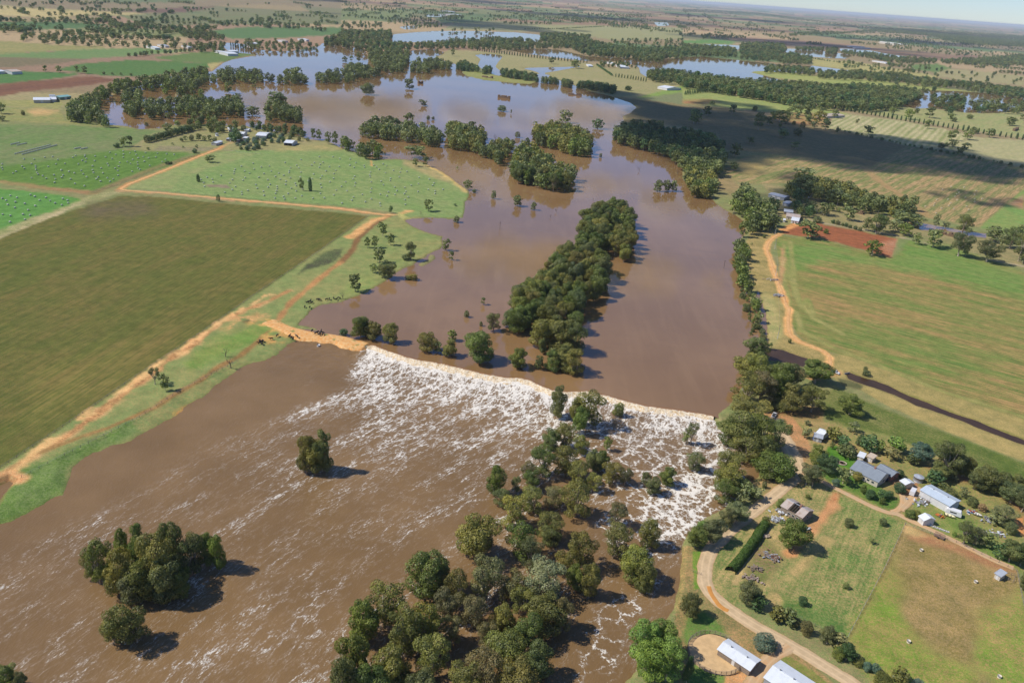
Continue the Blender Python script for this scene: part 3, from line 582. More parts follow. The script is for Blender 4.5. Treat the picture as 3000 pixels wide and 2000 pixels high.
pat = fm.math('ADD', fm.math('MULTIPLY', web, fm.math('SUBTRACT', 1.0, sw)), fm.math('MULTIPLY', swirl, sw))
th = fm.math('SUBTRACT', 1.06, amount)
f = fm.step(fm.math('SUBTRACT', pat, th), -.02, .12)
f2 = fm.math('MULTIPLY', fm.step(fm.math('SUBTRACT', pat, th), -.22, .10), .16)
brown = fm.mix(fm.step(fm.noise(p, .02, 4, .6), .35, .7), col(120, 94, 60) * .93, col(134, 106, 70) * .93)
c = fm.mix(fm.math('MAXIMUM', f, f2), brown, (.74, .68, .57))
fm.set(Base_Color=c, Roughness=fm.step(f, 0, 1, .3, .7), IOR=1.33, Specular_IOR_Level=.28)
hb = fm.math('ADD', fm.noise(fl, 1.5, 5, .65), fm.math('MULTIPLY', f, .6))
fm.bump(hb, .55, .35)
me.materials.append(fm.m); obj('water_below_weir', me, kind='structure')

# the water falling over the weir
NS, NL = 420, 12
cs = np.concatenate([[0], np.cumsum(np.hypot(*np.diff(CW[:, :2], axis=0).T))]); tt = np.linspace(0, cs[-1], NS)
cxp = np.interp(tt, cs, CW[:, 0]); cyp = np.interp(tt, cs, CW[:, 1]); V = []
for j in range(NL):
    u = j / (NL - 1); prof = LU + .02 + (LD - LU - .1) * sst(.12, .9, np.array(u)) + .32 * math.exp(-((u - .28) / .16) ** 2)
    d = -1.2 + 8.0 * u + (fbm(tt / 3.1, tt * 0 + j * .35, 91, 4) - .5) * 2.4 * min(1, u * 3)
    z = prof + (fbm(tt / 1.1, tt * 0 + j * .8, 95, 3) - .5) * .9 * min(1, u * 4)
    V.append(np.stack([cxp + ay[0] * d, cyp + ay[1] * d, z], 1))
V = np.concatenate(V); me = mesh_np('weir_fall', V, grid_faces(NL, NS), [], True)
me.attributes.new('down', 'FLOAT', 'POINT').data.foreach_set('value', np.repeat(np.linspace(0, 1, NL), NS).astype(np.float32))
lm = NT('falling_water'); p = lm.pos(); dn_ = lm.n('Attribute', attribute_name='down').outputs['Fac']
n = lm.noise(p, 1.3, 5, .65); cr = lm.mix(lm.step(n, .35, .62), col(190, 156, 104), (.74, .66, .50)); cr = lm.mix(lm.step(dn_, .72, 1.0), cr, (.74, .69, .60))
cr = lm.mix(lm.step(lm.math('ADD', dn_, lm.math('MULTIPLY', lm.math('SUBTRACT', n, .5), .3)), .10, .24), col(136, 96, 60), cr)
lm.set(Base_Color=cr, Roughness=.6); lm.bump(n, .7, .4); me.materials.append(lm.m)
obj('weir_fall_water', me, kind='structure')
# ------------------------------------------------------------------ trees
def leaf_material(name, use_attr=False):
    m = NT(name); p = m.pos()
    tint = m.n('Attribute', attribute_name='tint').outputs['Color'] if use_attr else m.n('ObjectInfo').outputs['Color']
    rnd = m.n('Attribute', attribute_name='leafvar').outputs['Fac']
    c = m.mix(1.0, tint, m.n('CombineColor', {0: m.step(rnd, 0, 1, .55, 1.55), 1: m.step(rnd, 0, 1, .62, 1.38), 2: m.step(rnd, 0, 1, .7, 1.3)}).outputs[0], 'MULTIPLY')
    m.set(Base_Color=c, Roughness=.5, Specular_IOR_Level=.3)
    tr = m.n('BsdfTranslucent', {'Color': m.mix(1.0, c, (1.25, 1.45, .6), 'MULTIPLY')})
    mx = m.n('MixShader', {0: .22}); m.t.links.new(m.b.outputs[0], mx.inputs[1]); m.t.links.new(tr.outputs[0], mx.inputs[2])
    m.t.links.new(mx.outputs[0], m.t.nodes['Material Output'].inputs[0])
    return m.m
LEAF = leaf_material('leaves'); LEAF2 = leaf_material('distant_leaves', True)
BARK = plain('bark', col(172, 156, 134), .9, .3, 2.0, .1); DEADWOOD = plain('dead_wood', col(112, 98, 84), .9, .25, 2.0, .1)
TINTS = {k: np.array(v) * 2.25 for k, v in dict(g=(.062, .080, .016), o=(.088, .086, .020), d=(.036, .062, .020), y=(.104, .104, .022), b=(.088, .082, .030),
         s=(.082, .092, .038), l=(.078, .122, .022), k=(.055, .085, .062), f=(.064, .076, .024), r=(.110, .084, .040)).items()}

def lobes_for(kind, rs):
    """(centre, radius) list for a nominal crown 12 m wide on a 16 m tree"""
    L = []
    def put(n, zc, rz, rxy, r0, r1, shell=(.55, 1.0)):
        for _ in range(n):
            v = rs.normal(size=3); v /= np.linalg.norm(v); v[2] = abs(v[2]) * rs.choice([1, 1, 1, -.7])
            k = rs.uniform(*shell); r = rs.uniform(r0, r1)
            L.append((np.array([v[0] * (rxy - r) * k, v[1] * (rxy - r) * k, zc + v[2] * (rz - r) * k]), r))
    if kind == 'round':
        put(3, 9, 5, 4.6, 2.4, 3.2, (.1, .5)); put(13, 9.0, 7.2, 6.4, 1.3, 2.6, (.72, 1.0)); put(5, 12, 4, 4, 1.0, 1.7, (.6, 1.0)); put(9, 4.6, 3.4, 6.0, 1.6, 2.5, (.6, 1.0))
    elif kind == 'open':
        put(5, 9.5, 6.4, 5.8, 1.9, 2.5, (.5, 1.0)); put(9, 9.5, 6.6, 6.4, 1.2, 2.0, (.75, 1.0)); put(7, 4.6, 3, 5.8, 1.2, 1.9)
    elif kind == 'sparse':
        put(7, 9.5, 6.2, 6.0, 1.0, 1.8, (.5, 1.0)); put(5, 7.5, 4, 6.0, .8, 1.4)
    elif kind == 'column':
        for i in range(9): t = i / 8; L.append((np.array([rs.uniform(-.8, .8), rs.uniform(-.8, .8), 1.8 + t * 12.6]), 3.7 * (1 - abs(t - .35) ** 1.6 * 1.25) + .3))
    elif kind == 'bush':
        put(4, 6.5, 6, 5.0, 3.4, 4.4, (.1, .5)); put(11, 7.0, 9.0, 6.2, 2.0, 3.2, (.75, 1.0)); put(8, 3.5, 3.5, 6.2, 1.8, 2.6, (.7, 1.0))
    elif kind == 'flat':
        for i in range(13):
            a = rs.uniform(0, 6.28); k = math.sqrt(rs.uniform(0, 1)) * 4.8; L.append((np.array([math.cos(a) * k, math.sin(a) * k, 13 - k * .45 + rs.uniform(-.8, .8)]), rs.uniform(1.2, 1.9)))
    return L
def crown_np(kind, seed, nq, leaf):
    rs = np.random.RandomState(seed); L = lobes_for(kind, rs)
    C = np.array([c for c, r in L]); Rr = np.array([r for c, r in L]); pr = Rr ** 2 / (Rr ** 2).sum(); n = int(nq * 1.9)
    li = rs.choice(len(L), n, p=pr); d = rs.normal(size=(n, 3)); d /= np.linalg.norm(d, axis=1)[:, None]
    lump = 1 + .34 * (fbm(d[:, 0] * 2.3 + li * 7.1, d[:, 1] * 2.3 + d[:, 2] * 2.9, seed, 3) - .5) * 2
    rad = Rr[li] * (rs.uniform(.45, 1.0, n) ** .35) * lump * np.where(rs.uniform(size=n) < .07, rs.uniform(1.0, 1.3, n), 1)
    pos = C[li] + d * rad[:, None] * np.array([1, 1, .86 if kind != 'column' else 1.15])
    dist = np.linalg.norm(pos[:, None] - C[None], axis=2) / Rr[None]; dist[np.arange(n), li] = 9
    keep = (dist.min(1) > .72) & (pos[:, 2] > .3); pos, d, li = pos[keep][:nq], d[keep][:nq], li[keep][:nq]; n = len(pos)
    nrm = d * 1.0 + rs.normal(size=(n, 3)) * .42; nrm[:, 2] += .12; nrm /= np.linalg.norm(nrm, axis=1)[:, None]
    t = np.cross(nrm, rs.normal(size=(n, 3))); t /= np.linalg.norm(t, axis=1)[:, None]; b = np.cross(nrm, t)
    k_xy = (3.9 if kind == 'column' else 6.0) / np.percentile(np.hypot(pos[:, 0], pos[:, 1]), 97.5); k_z = 16.0 / np.percentile(pos[:, 2], 99.7)
    pos = pos * [k_xy, k_xy, k_z]; L = [(c * [k_xy, k_xy, k_z], r) for c, r in L]
    s = leaf * rs.uniform(.6, 1.35, n)[:, None]; a = rs.uniform(.45, .8, n)[:, None]
    V = np.stack([pos - t * s, pos - b * s * a + nrm * s * .12, pos + t * s, pos + b * s * a - nrm * s * .1], 1)
    # leaf brightness varies a little from spray to spray and lobe to lobe
    var = np.clip(.5 + (rs.uniform(0, 1, len(L))[li] - .5) * .45 + rs.normal(size=n) * .17, 0, 1)
    return V.reshape(-1, 3), np.repeat(var, 4), L
def quads(n): return np.arange(n * 4).reshape(-1, 4)
def crown_mesh(kind, seed, nq, leaf):
    V, var, L = crown_np(kind, seed, nq, leaf); me = mesh_np('crown', V, quads(len(V) // 4), LEAF)
    me.attributes.new('leafvar', 'FLOAT', 'POINT').data.foreach_set('value', var.astype(np.float32)); return me, L
def trunk_mesh(L, seed, kind):
    rs = random.Random(seed); b = MB(); top = Vector((rs.uniform(-.5, .5), rs.uniform(-.5, .5), 4.2))
    if kind == 'column': b.tube([(0, 0, -2.6), (0, 0, 6), (0, 0, 13)], [.35, .25, .08]); return b.mesh('trunk', BARK)
    b.tube([(0, 0, -2.6), (0, 0, 1.0), top], [.55, .42, .34], 7)
    for c, r in sorted(L, key=lambda q: -q[1])[:11]:
        c = Vector([float(v) for v in c]); m = top.lerp(c, .5) + Vector((rs.uniform(-.6, .6), rs.uniform(-.6, .6), -.5))
        b.tube([top - Vector((0, 0, .4)), m, c, c + (c - m).normalized() * r * .6], [.27, .17, .09, .03], 5)
    return b.mesh('trunk', BARK)
PROTO = {}
for kind, n in (('round', 7), ('open', 7), ('sparse', 3), ('column', 2), ('bush', 4), ('flat', 1)):
    for lod, (nq, lf) in enumerate({'round': ((12000, .235), (2200, .5)), 'open': ((7800, .22), (1900, .47)), 'sparse': ((3600, .22), (900, .42)),
                                    'column': ((3600, .32), (600, .8)), 'bush': ((7500, .30), (1100, .72)), 'flat': ((2600, .32), (900, .5))}[kind]):
        PROTO[kind, lod] = []
        for i in range(n):
            cm, L = crown_mesh(kind, 100 + i * 7 + len(kind), nq, lf); PROTO[kind, lod].append((cm, trunk_mesh(L, i, kind)))
def dead_mesh(seed):
    rs = random.Random(seed); b = MB(); top = Vector((rs.uniform(-.8, .8), rs.uniform(-.8, .8), 6)); b.tube([(0, 0, -2.6), (0, 0, 2), top], [.5, .42, .3], 7)
    def branch(p, d, l, r, k):
        q = p + d * l; b.tube([p, p.lerp(q, .5) + Vector((rs.uniform(-.3, .3), rs.uniform(-.3, .3), .1)) * l * .3, q], [r, r * .7, r * .4], 5)
        if k:
            for _ in range(3): branch(p.lerp(q, rs.uniform(.5, 1)), (d + Vector((rs.uniform(-1, 1), rs.uniform(-1, 1), rs.uniform(-.1, .8))) * .8).normalized(), l * .62, r * .5, k - 1)
    for i in range(5): branch(top - Vector((0, 0, rs.uniform(0, 2.5))), Vector((math.cos(i * 1.3 + seed), math.sin(i * 1.3 + seed), rs.uniform(.4, 1.4))).normalized(), rs.uniform(3, 4.6), .2, 2)
    return b.mesh('dead_tree', DEADWOOD)
DEAD = [dead_mesh(i) for i in range(3)]

ORD = 'first second third fourth fifth sixth seventh eighth ninth tenth eleventh twelfth thirteenth fourteenth fifteenth sixteenth seventeenth eighteenth nineteenth'.split()
TENS = 'twenty thirty forty fifty sixty seventy eighty ninety'.split(); TENTH = 'twentieth thirtieth fortieth fiftieth sixtieth seventieth eightieth ninetieth'.split()
def ordw(n):
    if n < 20: return ORD[n - 1]
    if n >= 100: return 'hundred and ' + ordw(n - 100) if n > 100 else 'hundredth'
    return TENTH[n // 10 - 2] if n % 10 == 0 else TENS[n // 10 - 2] + '-' + ORD[n % 10 - 1]
PLANTS = []      # dicts: pos, h, w, code, region
rng = np.random.RandomState(7)
def level_at(x, y):
    """height of the surface a plant stands on, at a photo pixel"""
    a = np.array([float(x)]); b = np.array([float(y)])
    if inside(a, b, DN)[0]: return LD
    for pl in UPW:
        if inside(a, b, pl)[0]: return LU
    return 0.0
def add_plant(pos, h, wd, code, region):
    PLANTS.append(dict(pos=np.array(pos, float), h=float(h), w=float(wd), code=code, region=region, scale=FOC / float((np.array(pos) - [0, 0, CAMH]) @ _F)))
def singles(region, spec, default='Rg'):
    org = (0, 0); buf = []; items = []
    for t in spec.split():
        if t in TILE: org = TILE[t]
        elif t[0].isalpha(): items[-1][4] = t
        else:
            buf.append(float(t))
            if len(buf) == 4: items.append([*buf, None, org]); buf = []
    for x, yt, yb, wd, code, (ox, oy) in items:
        X, YT, YB = ox + x / 2.352, oy + yt / 2.352, oy + yb / 2.352; lv = level_at(X, YB); b = at(X, YB, lv)
        sc = FOC / float((b - [0, 0, CAMH]) @ _F); wm_ = wd / 2.352 / sc * (.96 if 'lower middle' in region or 'rapids' in region or 'below the weir' in region else 1.06)
        b = b + np.array([b[0], b[1], 0]) / np.hypot(b[0], b[1]) * wm_ * .18          # crown bottom hangs in front of the trunk
        d = rays(X, YT); tt_ = np.hypot(b[0], b[1]) / np.hypot(d[0], d[1]); h = CAMH + tt_ * d[2] - lv
        h = max(h * (1.0 if 'lower middle' in region else .98), 1.0)
        if lv < -.05 and (code or default)[0] in 'RO': b = b.copy(); b[2] -= .13 * h; h *= 1.14
        add_plant(b, h, wm_, code or default, region)
K2 = {'R': 'round', 'O': 'open', 'S': 'sparse', 'C': 'column', 'B': 'bush', 'F': 'flat', 'D': 'dead'}
def grove(region, spec, h, spacing, codes, wr=(.65, .95), dens=1.0, level=None, maxn=4000, seed=None, edge=.18):
    """fills a canopy outline with trees; outline is traced at .6 of the tree height"""
    pl = P(spec); lv = level_at(pl[:, 0].mean(), pl[:, 1].mean()) if level is None else level; hz = lv + .6 * (h[0] + h[1]) / 2
    wp = at(pl[:, 0], pl[:, 1], hz)[:, :2]; x0, y0 = wp.min(0); x1, y1 = wp.max(0); rs = np.random.RandomState(len(PLANTS) + (seed or 0))
    pts = []; cell = {}; area = (x1 - x0) * (y1 - y0); n = int(min(60000, area / spacing ** 2 * 5)) + 20
    c = rs.uniform((x0, y0), (x1, y1), (n, 2)); sd_ = sdf(c[:, 0], c[:, 1], wp, 1); mg = edge * (h[0] + h[1]) / 2 * (wr[0] + wr[1]) / 2
    while mg > .5 and (sd_ > mg).sum() < .28 * (sd_ > 0).sum(): mg *= .7
    c = c[sd_ > mg]
    for q in c:
        g = (int(q[0] // spacing), int(q[1] // spacing))
        if any(np.hypot(*(q - o)) < spacing for i in (-1, 0, 1) for j in (-1, 0, 1) for o in cell.get((g[0] + i, g[1] + j), ())): continue
        cell.setdefault(g, []).append(q)
        if rs.uniform() > dens: continue
        pts.append(q)
        if len(pts) >= maxn: break
    for q in pts:
        hh = rs.uniform(*h) * rs.choice([1, 1, 1, .8]); sk = .1 * hh if lv < -.05 else 0; add_plant((q[0], q[1], lv - sk), hh + sk, hh * rs.uniform(*wr), rs.choice(codes.split()), region)
def row(region, spec, h, step, codes, wr=.3, jitter=.3, level=0):
    wp = W(spec, level)[:, :2]; cs_ = np.concatenate([[0], np.cumsum(np.hypot(*np.diff(wp, axis=0).T))]); rs = np.random.RandomState(len(PLANTS))
    for s_ in np.arange(step / 2, cs_[-1], step):
        s_ = s_ + rs.uniform(-jitter, jitter) * step * .5; x = np.interp(s_, cs_, wp[:, 0]); y = np.interp(s_, cs_, wp[:, 1])
        hh = rs.uniform(*h); add_plant((x, y, level), hh, hh * wr * rs.uniform(.85, 1.15), rs.choice(codes.split()), region)

# --- single trees and close groups, traced one by one
singles('the clump beside the causeway', "C1 130 185 335 115 Rg 225 220 345 115 Ro 340 225 368 105 Ro 165 195 320 90 Rg")
singles('the causeway tip', "C1 15 262 312 55 Bd")
singles('the open row just above the weir', "C1 595 295 430 130 Ro 660 350 440 65 Of 765 272 350 60 Rg 750 345 460 95 Ro 940 292 505 200 Rg 1215 400 540 118 Rg 1355 452 548 62 Rf")
singles('the brown water above the weir', "C1 1045 160 290 95 Of 862 138 187 38 Bf 975 50 102 34 Sf 962 212 248 24 Bf")
singles('the big clump touching the weir', """C1 1400 205 415 200 Ro 1500 185 420 200 Ro 1600 220 440 150 Of 1530 375 560 200 Ro 1600 400 590 140 Oo 1450 415 560 110 Rg 1380 330 440 60 Rf
 1230 110 270 150 Rg 1160 130 260 110 Rf 1620 150 300 120 Rg 1480 110 260 120 Ob""")
singles('the foaming water below the weir', """C1 1485 655 885 125 Rf 1690 705 950 230 Oo 1610 740 940 120 Ro 1640 800 1000 120 Rg 1905 770 872 78 Bg 1520 930 1100 170 Oo 1440 960 1110 120 Rf 1640 1000 1140 120 Oy 1380 1080 1300 190 Og
 1530 1080 1300 200 Oo 1730 1100 1270 120 Rf 1790 1100 1240 90 Rg 1830 1010 1110 60 Sg 1860 1200 1340 160 Oo 1950 1220 1350 100 Ob 1060 1210 1410 135 Rg 1200 1285 1400 65 Of 1620 1180 1360 170 Oy
 2090 1250 1360 80 Of 2240 1215 1350 120 Rg 2140 1290 1410 110 Rf 1280 1180 1340 110 Ob 1310 1240 1390 120 Og 1730 1270 1400 110 Oy
 C2 50 900 1070 110 Sf 70 1110 1250 130 Of 20 960 1060 70 Sf""")
singles('the drowned forest at lower middle', """E1 1100 90 200 130 Of 1310 70 250 190 Oo 1180 135 340 200 Oy 1600 40 290 240 Oo 1460 60 220 160 Ob 1420 240 430 200 Oo 930 270 580 310 Ry 1230 330 570 220 Og 1440 330 470 140 Rf
 590 525 840 290 Rg 700 600 820 120 Rf 980 560 860 280 Ob 1150 650 880 220 Ob 790 640 910 180 Oo 1370 600 860 300 Os 1640 380 640 220 Oo 1600 600 800 130 Rg 1700 600 840 130 Ry 1560 480 700 180 Oo
 1900 330 560 240 Oo 2010 480 720 230 Ry 2080 600 790 150 Ro 1890 170 340 140 Ob 2110 285 490 150 Ro 1400 820 1090 260 Ro 1110 880 1080 190 Ro 1120 1080 1310 300 Rg 1280 950 1180 200 Rg 1500 830 1060 150 Ob
 300 745 1060 280 Oo 150 850 1160 200 Rg 560 880 1210 300 Ry 440 900 1260 220 Oo 80 1100 1420 240 Rg 350 1190 1470 280 Ro 620 1120 1410 260 Oy 980 1190 1470 300 Ob 1180 1280 1520 300 Ro 760 960 1160 170 Ob
 200 1300 1580 250 Rg 20 1250 1580 200 Rf 720 760 1000 200 Ob 900 820 1060 190 Ob 1330 1150 1400 220 Rf 860 1290 1540 240 Oo 1000 1000 1190 150 Ob 560 1330 1600 240 Rf 1300 420 640 170 Of 1240 760 960 180 Oo""")
singles('the flooded trees in the lower right channel', "E1 2070 990 1300 200 Rl 2180 980 1240 170 Rl 2120 1120 1420 220 Rl 2230 1100 1420 200 Ol E2 40 790 975 150 Rf")
singles('the island of trees at lower left', """E0 700 420 745 180 Og 640 500 700 110 Oo 860 345 620 120 Rg 850 480 820 200 Ry 980 310 640 140 Rg 1080 400 800 260 Ro 1190 300 640 190 Rf 1010 560 865 230 Ro 1150 560 865 200 Rf
 1260 640 850 130 Rg 1340 380 640 160 Of 1430 375 610 110 Rg 1505 395 645 105 Rg 1290 440 690 160 Of 930 640 870 180 Rf 1245 575 720 120 Rg 760 560 740 120 Rg 1100 690 870 150 Rf""")
singles('the lone spot below the tree island', "E0 870 880 1175 260 Oo 950 930 1150 170 Of 800 960 1150 150 Oo")
singles('the bottom left corner', "E0 60 1280 1490 180 Rg 160 1320 1490 90 Rf")
singles('the open water left of the rapids', "C0 2120 1000 1258 150 Ro 2225 968 1262 150 Rf 2180 1040 1262 170 Ro")
singles('the forest at the right end of the weir', """C2 490 320 500 170 Rf 430 430 650 190 Ry 500 440 690 170 Oo 430 560 800 230 Oo 520 560 800 180 Ob 430 730 910 260 Oo 380 830 1130 250 Oo 520 860 1110 230 Og 430 980 1190 210 Oo 300 870 1080 170 Og
 660 490 720 170 Rg 620 560 770 160 Rg 740 500 680 130 Rf 740 640 845 180 Ro 880 660 850 180 Oo 905 478 650 200 Rg 640 740 820 140 Bf 620 880 1120 160 Of
 560 1110 1290 190 Bg 650 1120 1310 200 Bg 590 1160 1300 150 Rf 300 1110 1330 180 Oo 300 1200 1400 190 Oy 350 1280 1420 160 Rf 540 1000 1200 150 Rf""")
singles('the trees between gravel road and rapids', "E2 280 20 185 180 Og 420 20 140 140 Of 500 60 155 110 Ss 400 80 190 100 Ss 360 165 330 170 Rs 300 200 345 120 Rs 200 280 465 180 Rs 80 330 490 140 Rg 140 300 430 120 Ol 560 20 70 35 Bf")
singles('the shade tree standing in the green meadow', "C2 1145 715 865 165 Rg")
singles('the house garden', """C2 845 1190 1350 130 Os 890 1220 1360 110 Of 915 1060 1210 110 Rg 985 1130 1260 140 Rd 1105 1000 1090 85 Rd 1030 935 1040 100 Ry 1170 905 985 80 Os 855 895 930 40 Ss 845 945 1025 60 Os 1130 1070 1150 130 Rf
 1220 990 1075 60 Bd 1285 1000 1120 120 Rd 1350 1030 1130 70 Rg 1460 1005 1120 115 Rl 1430 1080 1165 110 Ob 1100 1220 1340 110 Of 1195 1245 1310 60 By 1490 1230 1290 55 Bd 1485 1320 1395 85 Bd 1290 1370 1430 60 Bd
 1025 1040 1095 30 Of 1240 1330 1400 40 Bg 1050 1290 1350 50 Bk""")
singles('the dark windbreak behind the house', """C2 1620 1040 1200 150 Rk 1570 1120 1200 90 Rf 1790 1030 1290 190 Of 1860 1100 1290 140 Rf 1750 1180 1310 120 Rf 1920 1130 1290 120 Ro 1720 1230 1350 110 Rd 1840 1250 1310 80 Bs 2060 1200 1390 170 Rf 2000 1230 1380 110 Of
 2180 1240 1400 130 Of 2270 1260 1420 150 Rf 2340 1290 1430 110 Rf E2 2150 -20 110 150 Rf 2250 30 180 150 Rf 2330 70 240 100 Rf 1990 120 195 75 Bf 1830 60 135 90 Bf 1925 60 135 60 Os 1780 20 90 60 Rf 2060 170 225 60 Br""")
singles('the scrap yard behind the paddocks', "E2 1930 290 460 120 Of 2080 360 475 120 Of 2000 330 465 110 Os 2200 190 330 160 Os 2150 240 320 110 Os 2250 290 385 80 Bf 2240 420 590 150 Rf 2180 440 560 100 Rd 2320 430 610 100 Rd 2330 630 770 80 Rf 1870 365 402 30 Bl 1560 210 275 70 Bg 1610 215 280 60 By")
singles('the driveway circle', "E2 1290 75 145 60 Bd 1355 70 155 50 Rd 1410 80 140 60 Bd 1370 130 180 40 Bg")
singles('the lower right paddocks', """E2 570 262 328 60 Bg 740 275 500 195 Rg 670 140 210 60 Bg 860 105 142 32 Bg 1140 270 338 60 Bf 1375 270 326 52 Bf 1298 410 453 40 Of 1122 715 762 40 Bf 822 808 878 58 Bd""")
singles('the roadside strip at lower right', """E2 440 710 880 140 Rf 500 800 910 110 Rd 640 885 1000 110 Ro 710 900 1020 110 Rf 760 950 1025 70 Bb 845 975 1080 80 Bb 990 1010 1150 110 Rf 1060 1070 1180 120 Ob 1120 1130 1265 120 Rd 1070 1160 1250 90 Bg
 555 1070 1190 140 Bk 1200 1225 1292 70 Bo 1270 1260 1330 62 Bk 1320 1270 1340 62 Bk 1480 1305 1420 110 Ro 1370 1340 1430 110 Bo 1610 1370 1450 70 Bk 20 1210 1430 65 Rd""")
singles('the grass strip between crop and flood', """B1 285 825 925 62 Of 180 930 1003 42 Of 230 920 1003 48 Of 340 905 985 48 Sf 480 960 1090 75 Of 445 1045 1088 60 Bf 262 1000 1108 78 Of 220 1110 1175 50 Of 325 1095 1222 120 Of 290 1120 1205 80 Of
 95 1185 1305 92 Of C0 1070 520 655 80 Sf 1138 580 695 62 Of""")
singles('the drowned edge beside the grass strip', "B1 465 1190 1222 50 Bf 495 1178 1225 55 Bo 722 940 1022 52 Of 757 1025 1088 36 Of 600 670 752 65 Of 340 712 765 26 Rd 785 697 716 22 Bd 793 778 828 46 Bf")
singles('the middle of the brown flood', "B1 1047 608 667 36 Rf 1215 642 718 60 Rf 1322 688 743 38 Rf 870 535 605 62 Of 915 595 625 25 Bf 798 440 462 16 Bf 2178 535 615 60 Rf 2240 533 612 50 Rf 2285 540 614 50 Rf 1785 348 380 20 Bf")
singles('the flood off the hay paddock point', "B1 518 295 390 140 Ff 508 385 442 40 Of 582 375 444 45 Of 1700 340 365 20 Bf")
singles('the upper lake', """B1 468 75 157 72 Of 598 88 124 22 Bf 632 95 122 22 Bf 1105 20 64 55 Bf 1170 50 80 12 Sf 1213 200 244 36 Bf 1545 55 142 88 Of 1765 115 184 82 Od 1335 130 150 30 Bf
 A1 180 570 655 98 Bf 468 545 614 78 Of 563 688 732 60 Of 25 390 432 36 Of 70 385 425 25 Sf 118 360 425 32 Of A0 1578 560 642 55 Of 1755 550 605 42 Of 1895 635 735 120 Rf 1930 650 740 90 Of 1740 735 800 95 Of""")
singles('the pasture beyond the upper lake', "A1 660 330 378 18 Of 767 333 388 26 Of 1450 395 442 40 Of 1610 410 472 60 Of 1600 420 460 40 Of 1975 590 625 45 Bd")
singles('the far left paddocks', """B0 850 240 305 55 Of 895 230 305 45 Of 805 278 312 38 Bd 1020 308 328 22 Bf 1342 316 350 34 Bd 1155 402 428 32 Bd 1180 405 428 20 Bf 1447 362 415 62 Of 1368 490 550 24 Cd 2138 512 612 26 Cd 2078 525 610 34 Sf
 1505 630 683 26 Bd 1155 145 205 66 Of 1010 135 165 26 Bf 1225 125 165 40 Rg 160 55 90 26 Bf 15 90 130 50 Of 10 0 80 60 Of""")
singles('the near hay point shore', "B0 2160 180 258 40 Of 2198 188 258 36 Of 2260 203 290 44 Of 2310 200 300 40 Of 2062 232 268 24 Bf 2120 240 268 24 Bs")
singles('the shaded hillside across the river', """B2 75 45 152 82 Of 167 25 97 55 Of 340 15 82 56 Of 495 22 62 34 Bf 520 60 195 80 Of 590 95 160 60 Of 690 178 244 72 Rf 790 175 232 58 Bf 467 235 288 52 Of 775 270 322 66 Of 360 280 382 74 Of
 350 410 474 52 Of 200 -10 20 40 Of 100 90 150 50 Of 265 455 478 20 Bf 845 445 545 150 Os""")
singles('the striped paddock', "B2 1200 112 150 24 Of 1275 158 224 72 Of 1062 163 208 22 Bf 1685 118 182 44 Of 1850 185 262 62 Of 1855 255 308 60 Of 1780 275 318 46 Bf 1960 190 258 74 Of 2000 168 215 50 Bf 1910 300 364 70 Of 1950 278 330 60 Os 2110 178 244 62 Of 1815 275 305 26 Bf")
singles('the green paddock behind the cypress row', "B2 1045 45 108 46 Of 1440 30 85 48 Of 1555 45 118 62 Og 1700 30 108 72 Of 1840 70 130 52 Of 1870 100 135 30 Bf 1975 80 115 42 Bf 2250 100 160 76 Rf 2340 80 125 36 Of")
singles('the far grove around the tan roofed farm', "B2 665 50 140 110 Oo 620 60 120 50 Og 740 30 110 60 Of 670 140 170 24 Bf 765 125 155 24 Bf 825 128 178 36 Bf 700 100 150 60 Of 790 20 90 60 Of 850 10 110 80 Of 920 60 150 60 Oo 980 125 188 66 Of 860 80 150 60 Of 960 60 120 60 Oo 905 130 180 50 Os")
singles('the bush track behind the red plot', """B2 1130 715 815 92 Of 1260 790 885 62 Of 1330 765 910 115 Og 1375 780 890 60 Os 1450 800 895 90 Os 1525 830 920 92 Og 1605 895 980 60 Of 1720 870 1003 122 Of 1925 770 905 112 Of 1735 765 865 46 Ss 1895 880 1065 140 Of 2090 940 1105 155 Of
 2140 850 965 130 Of 2250 850 1010 120 Of 2310 890 1100 120 Of 1945 960 1065 46 Ss 1540 760 860 200 Of 1475 740 810 110 Of 970 690 780 90 Of 880 680 760 70 Of 1020 690 750 60 Of 1070 720 758 36 Of 1600 790 840 90 Of 2200 900 1000 60 Os
 2330 840 950 90 Of 925 785 830 60 Bf 2340 1040 1110 60 Of 1810 820 870 50 Ss""")
singles('the red ploughed plot', "B2 860 812 942 140 Of 1302 945 1058 112 Og 985 868 905 32 Bg 950 858 885 22 Bf")
singles('the canal bank', "C2 1255 520 560 30 Bf 1262 550 592 52 Bf 735 330 366 22 Bf 600 362 412 34 Of 655 485 504 22 Bf")
singles('the river bank beside the dirt track', """C2 505 50 145 70 Rg 455 150 212 28 Of 512 140 228 68 Rf 520 232 268 50 Bf 465 286 306 28 Bf 545 262 300 44 Bf 550 300 342 50 Bf 440 120 136 16 Bf 425 95 108 14 Bf
 B2 405 1275 1305 24 Bf 410 1320 1340 20 Bf 425 1380 1411 26 Bf 450 1220 1310 70 Rf 480 1340 1411 40 Of 560 905 935 22 Bf 475 965 985 16 Bf""")

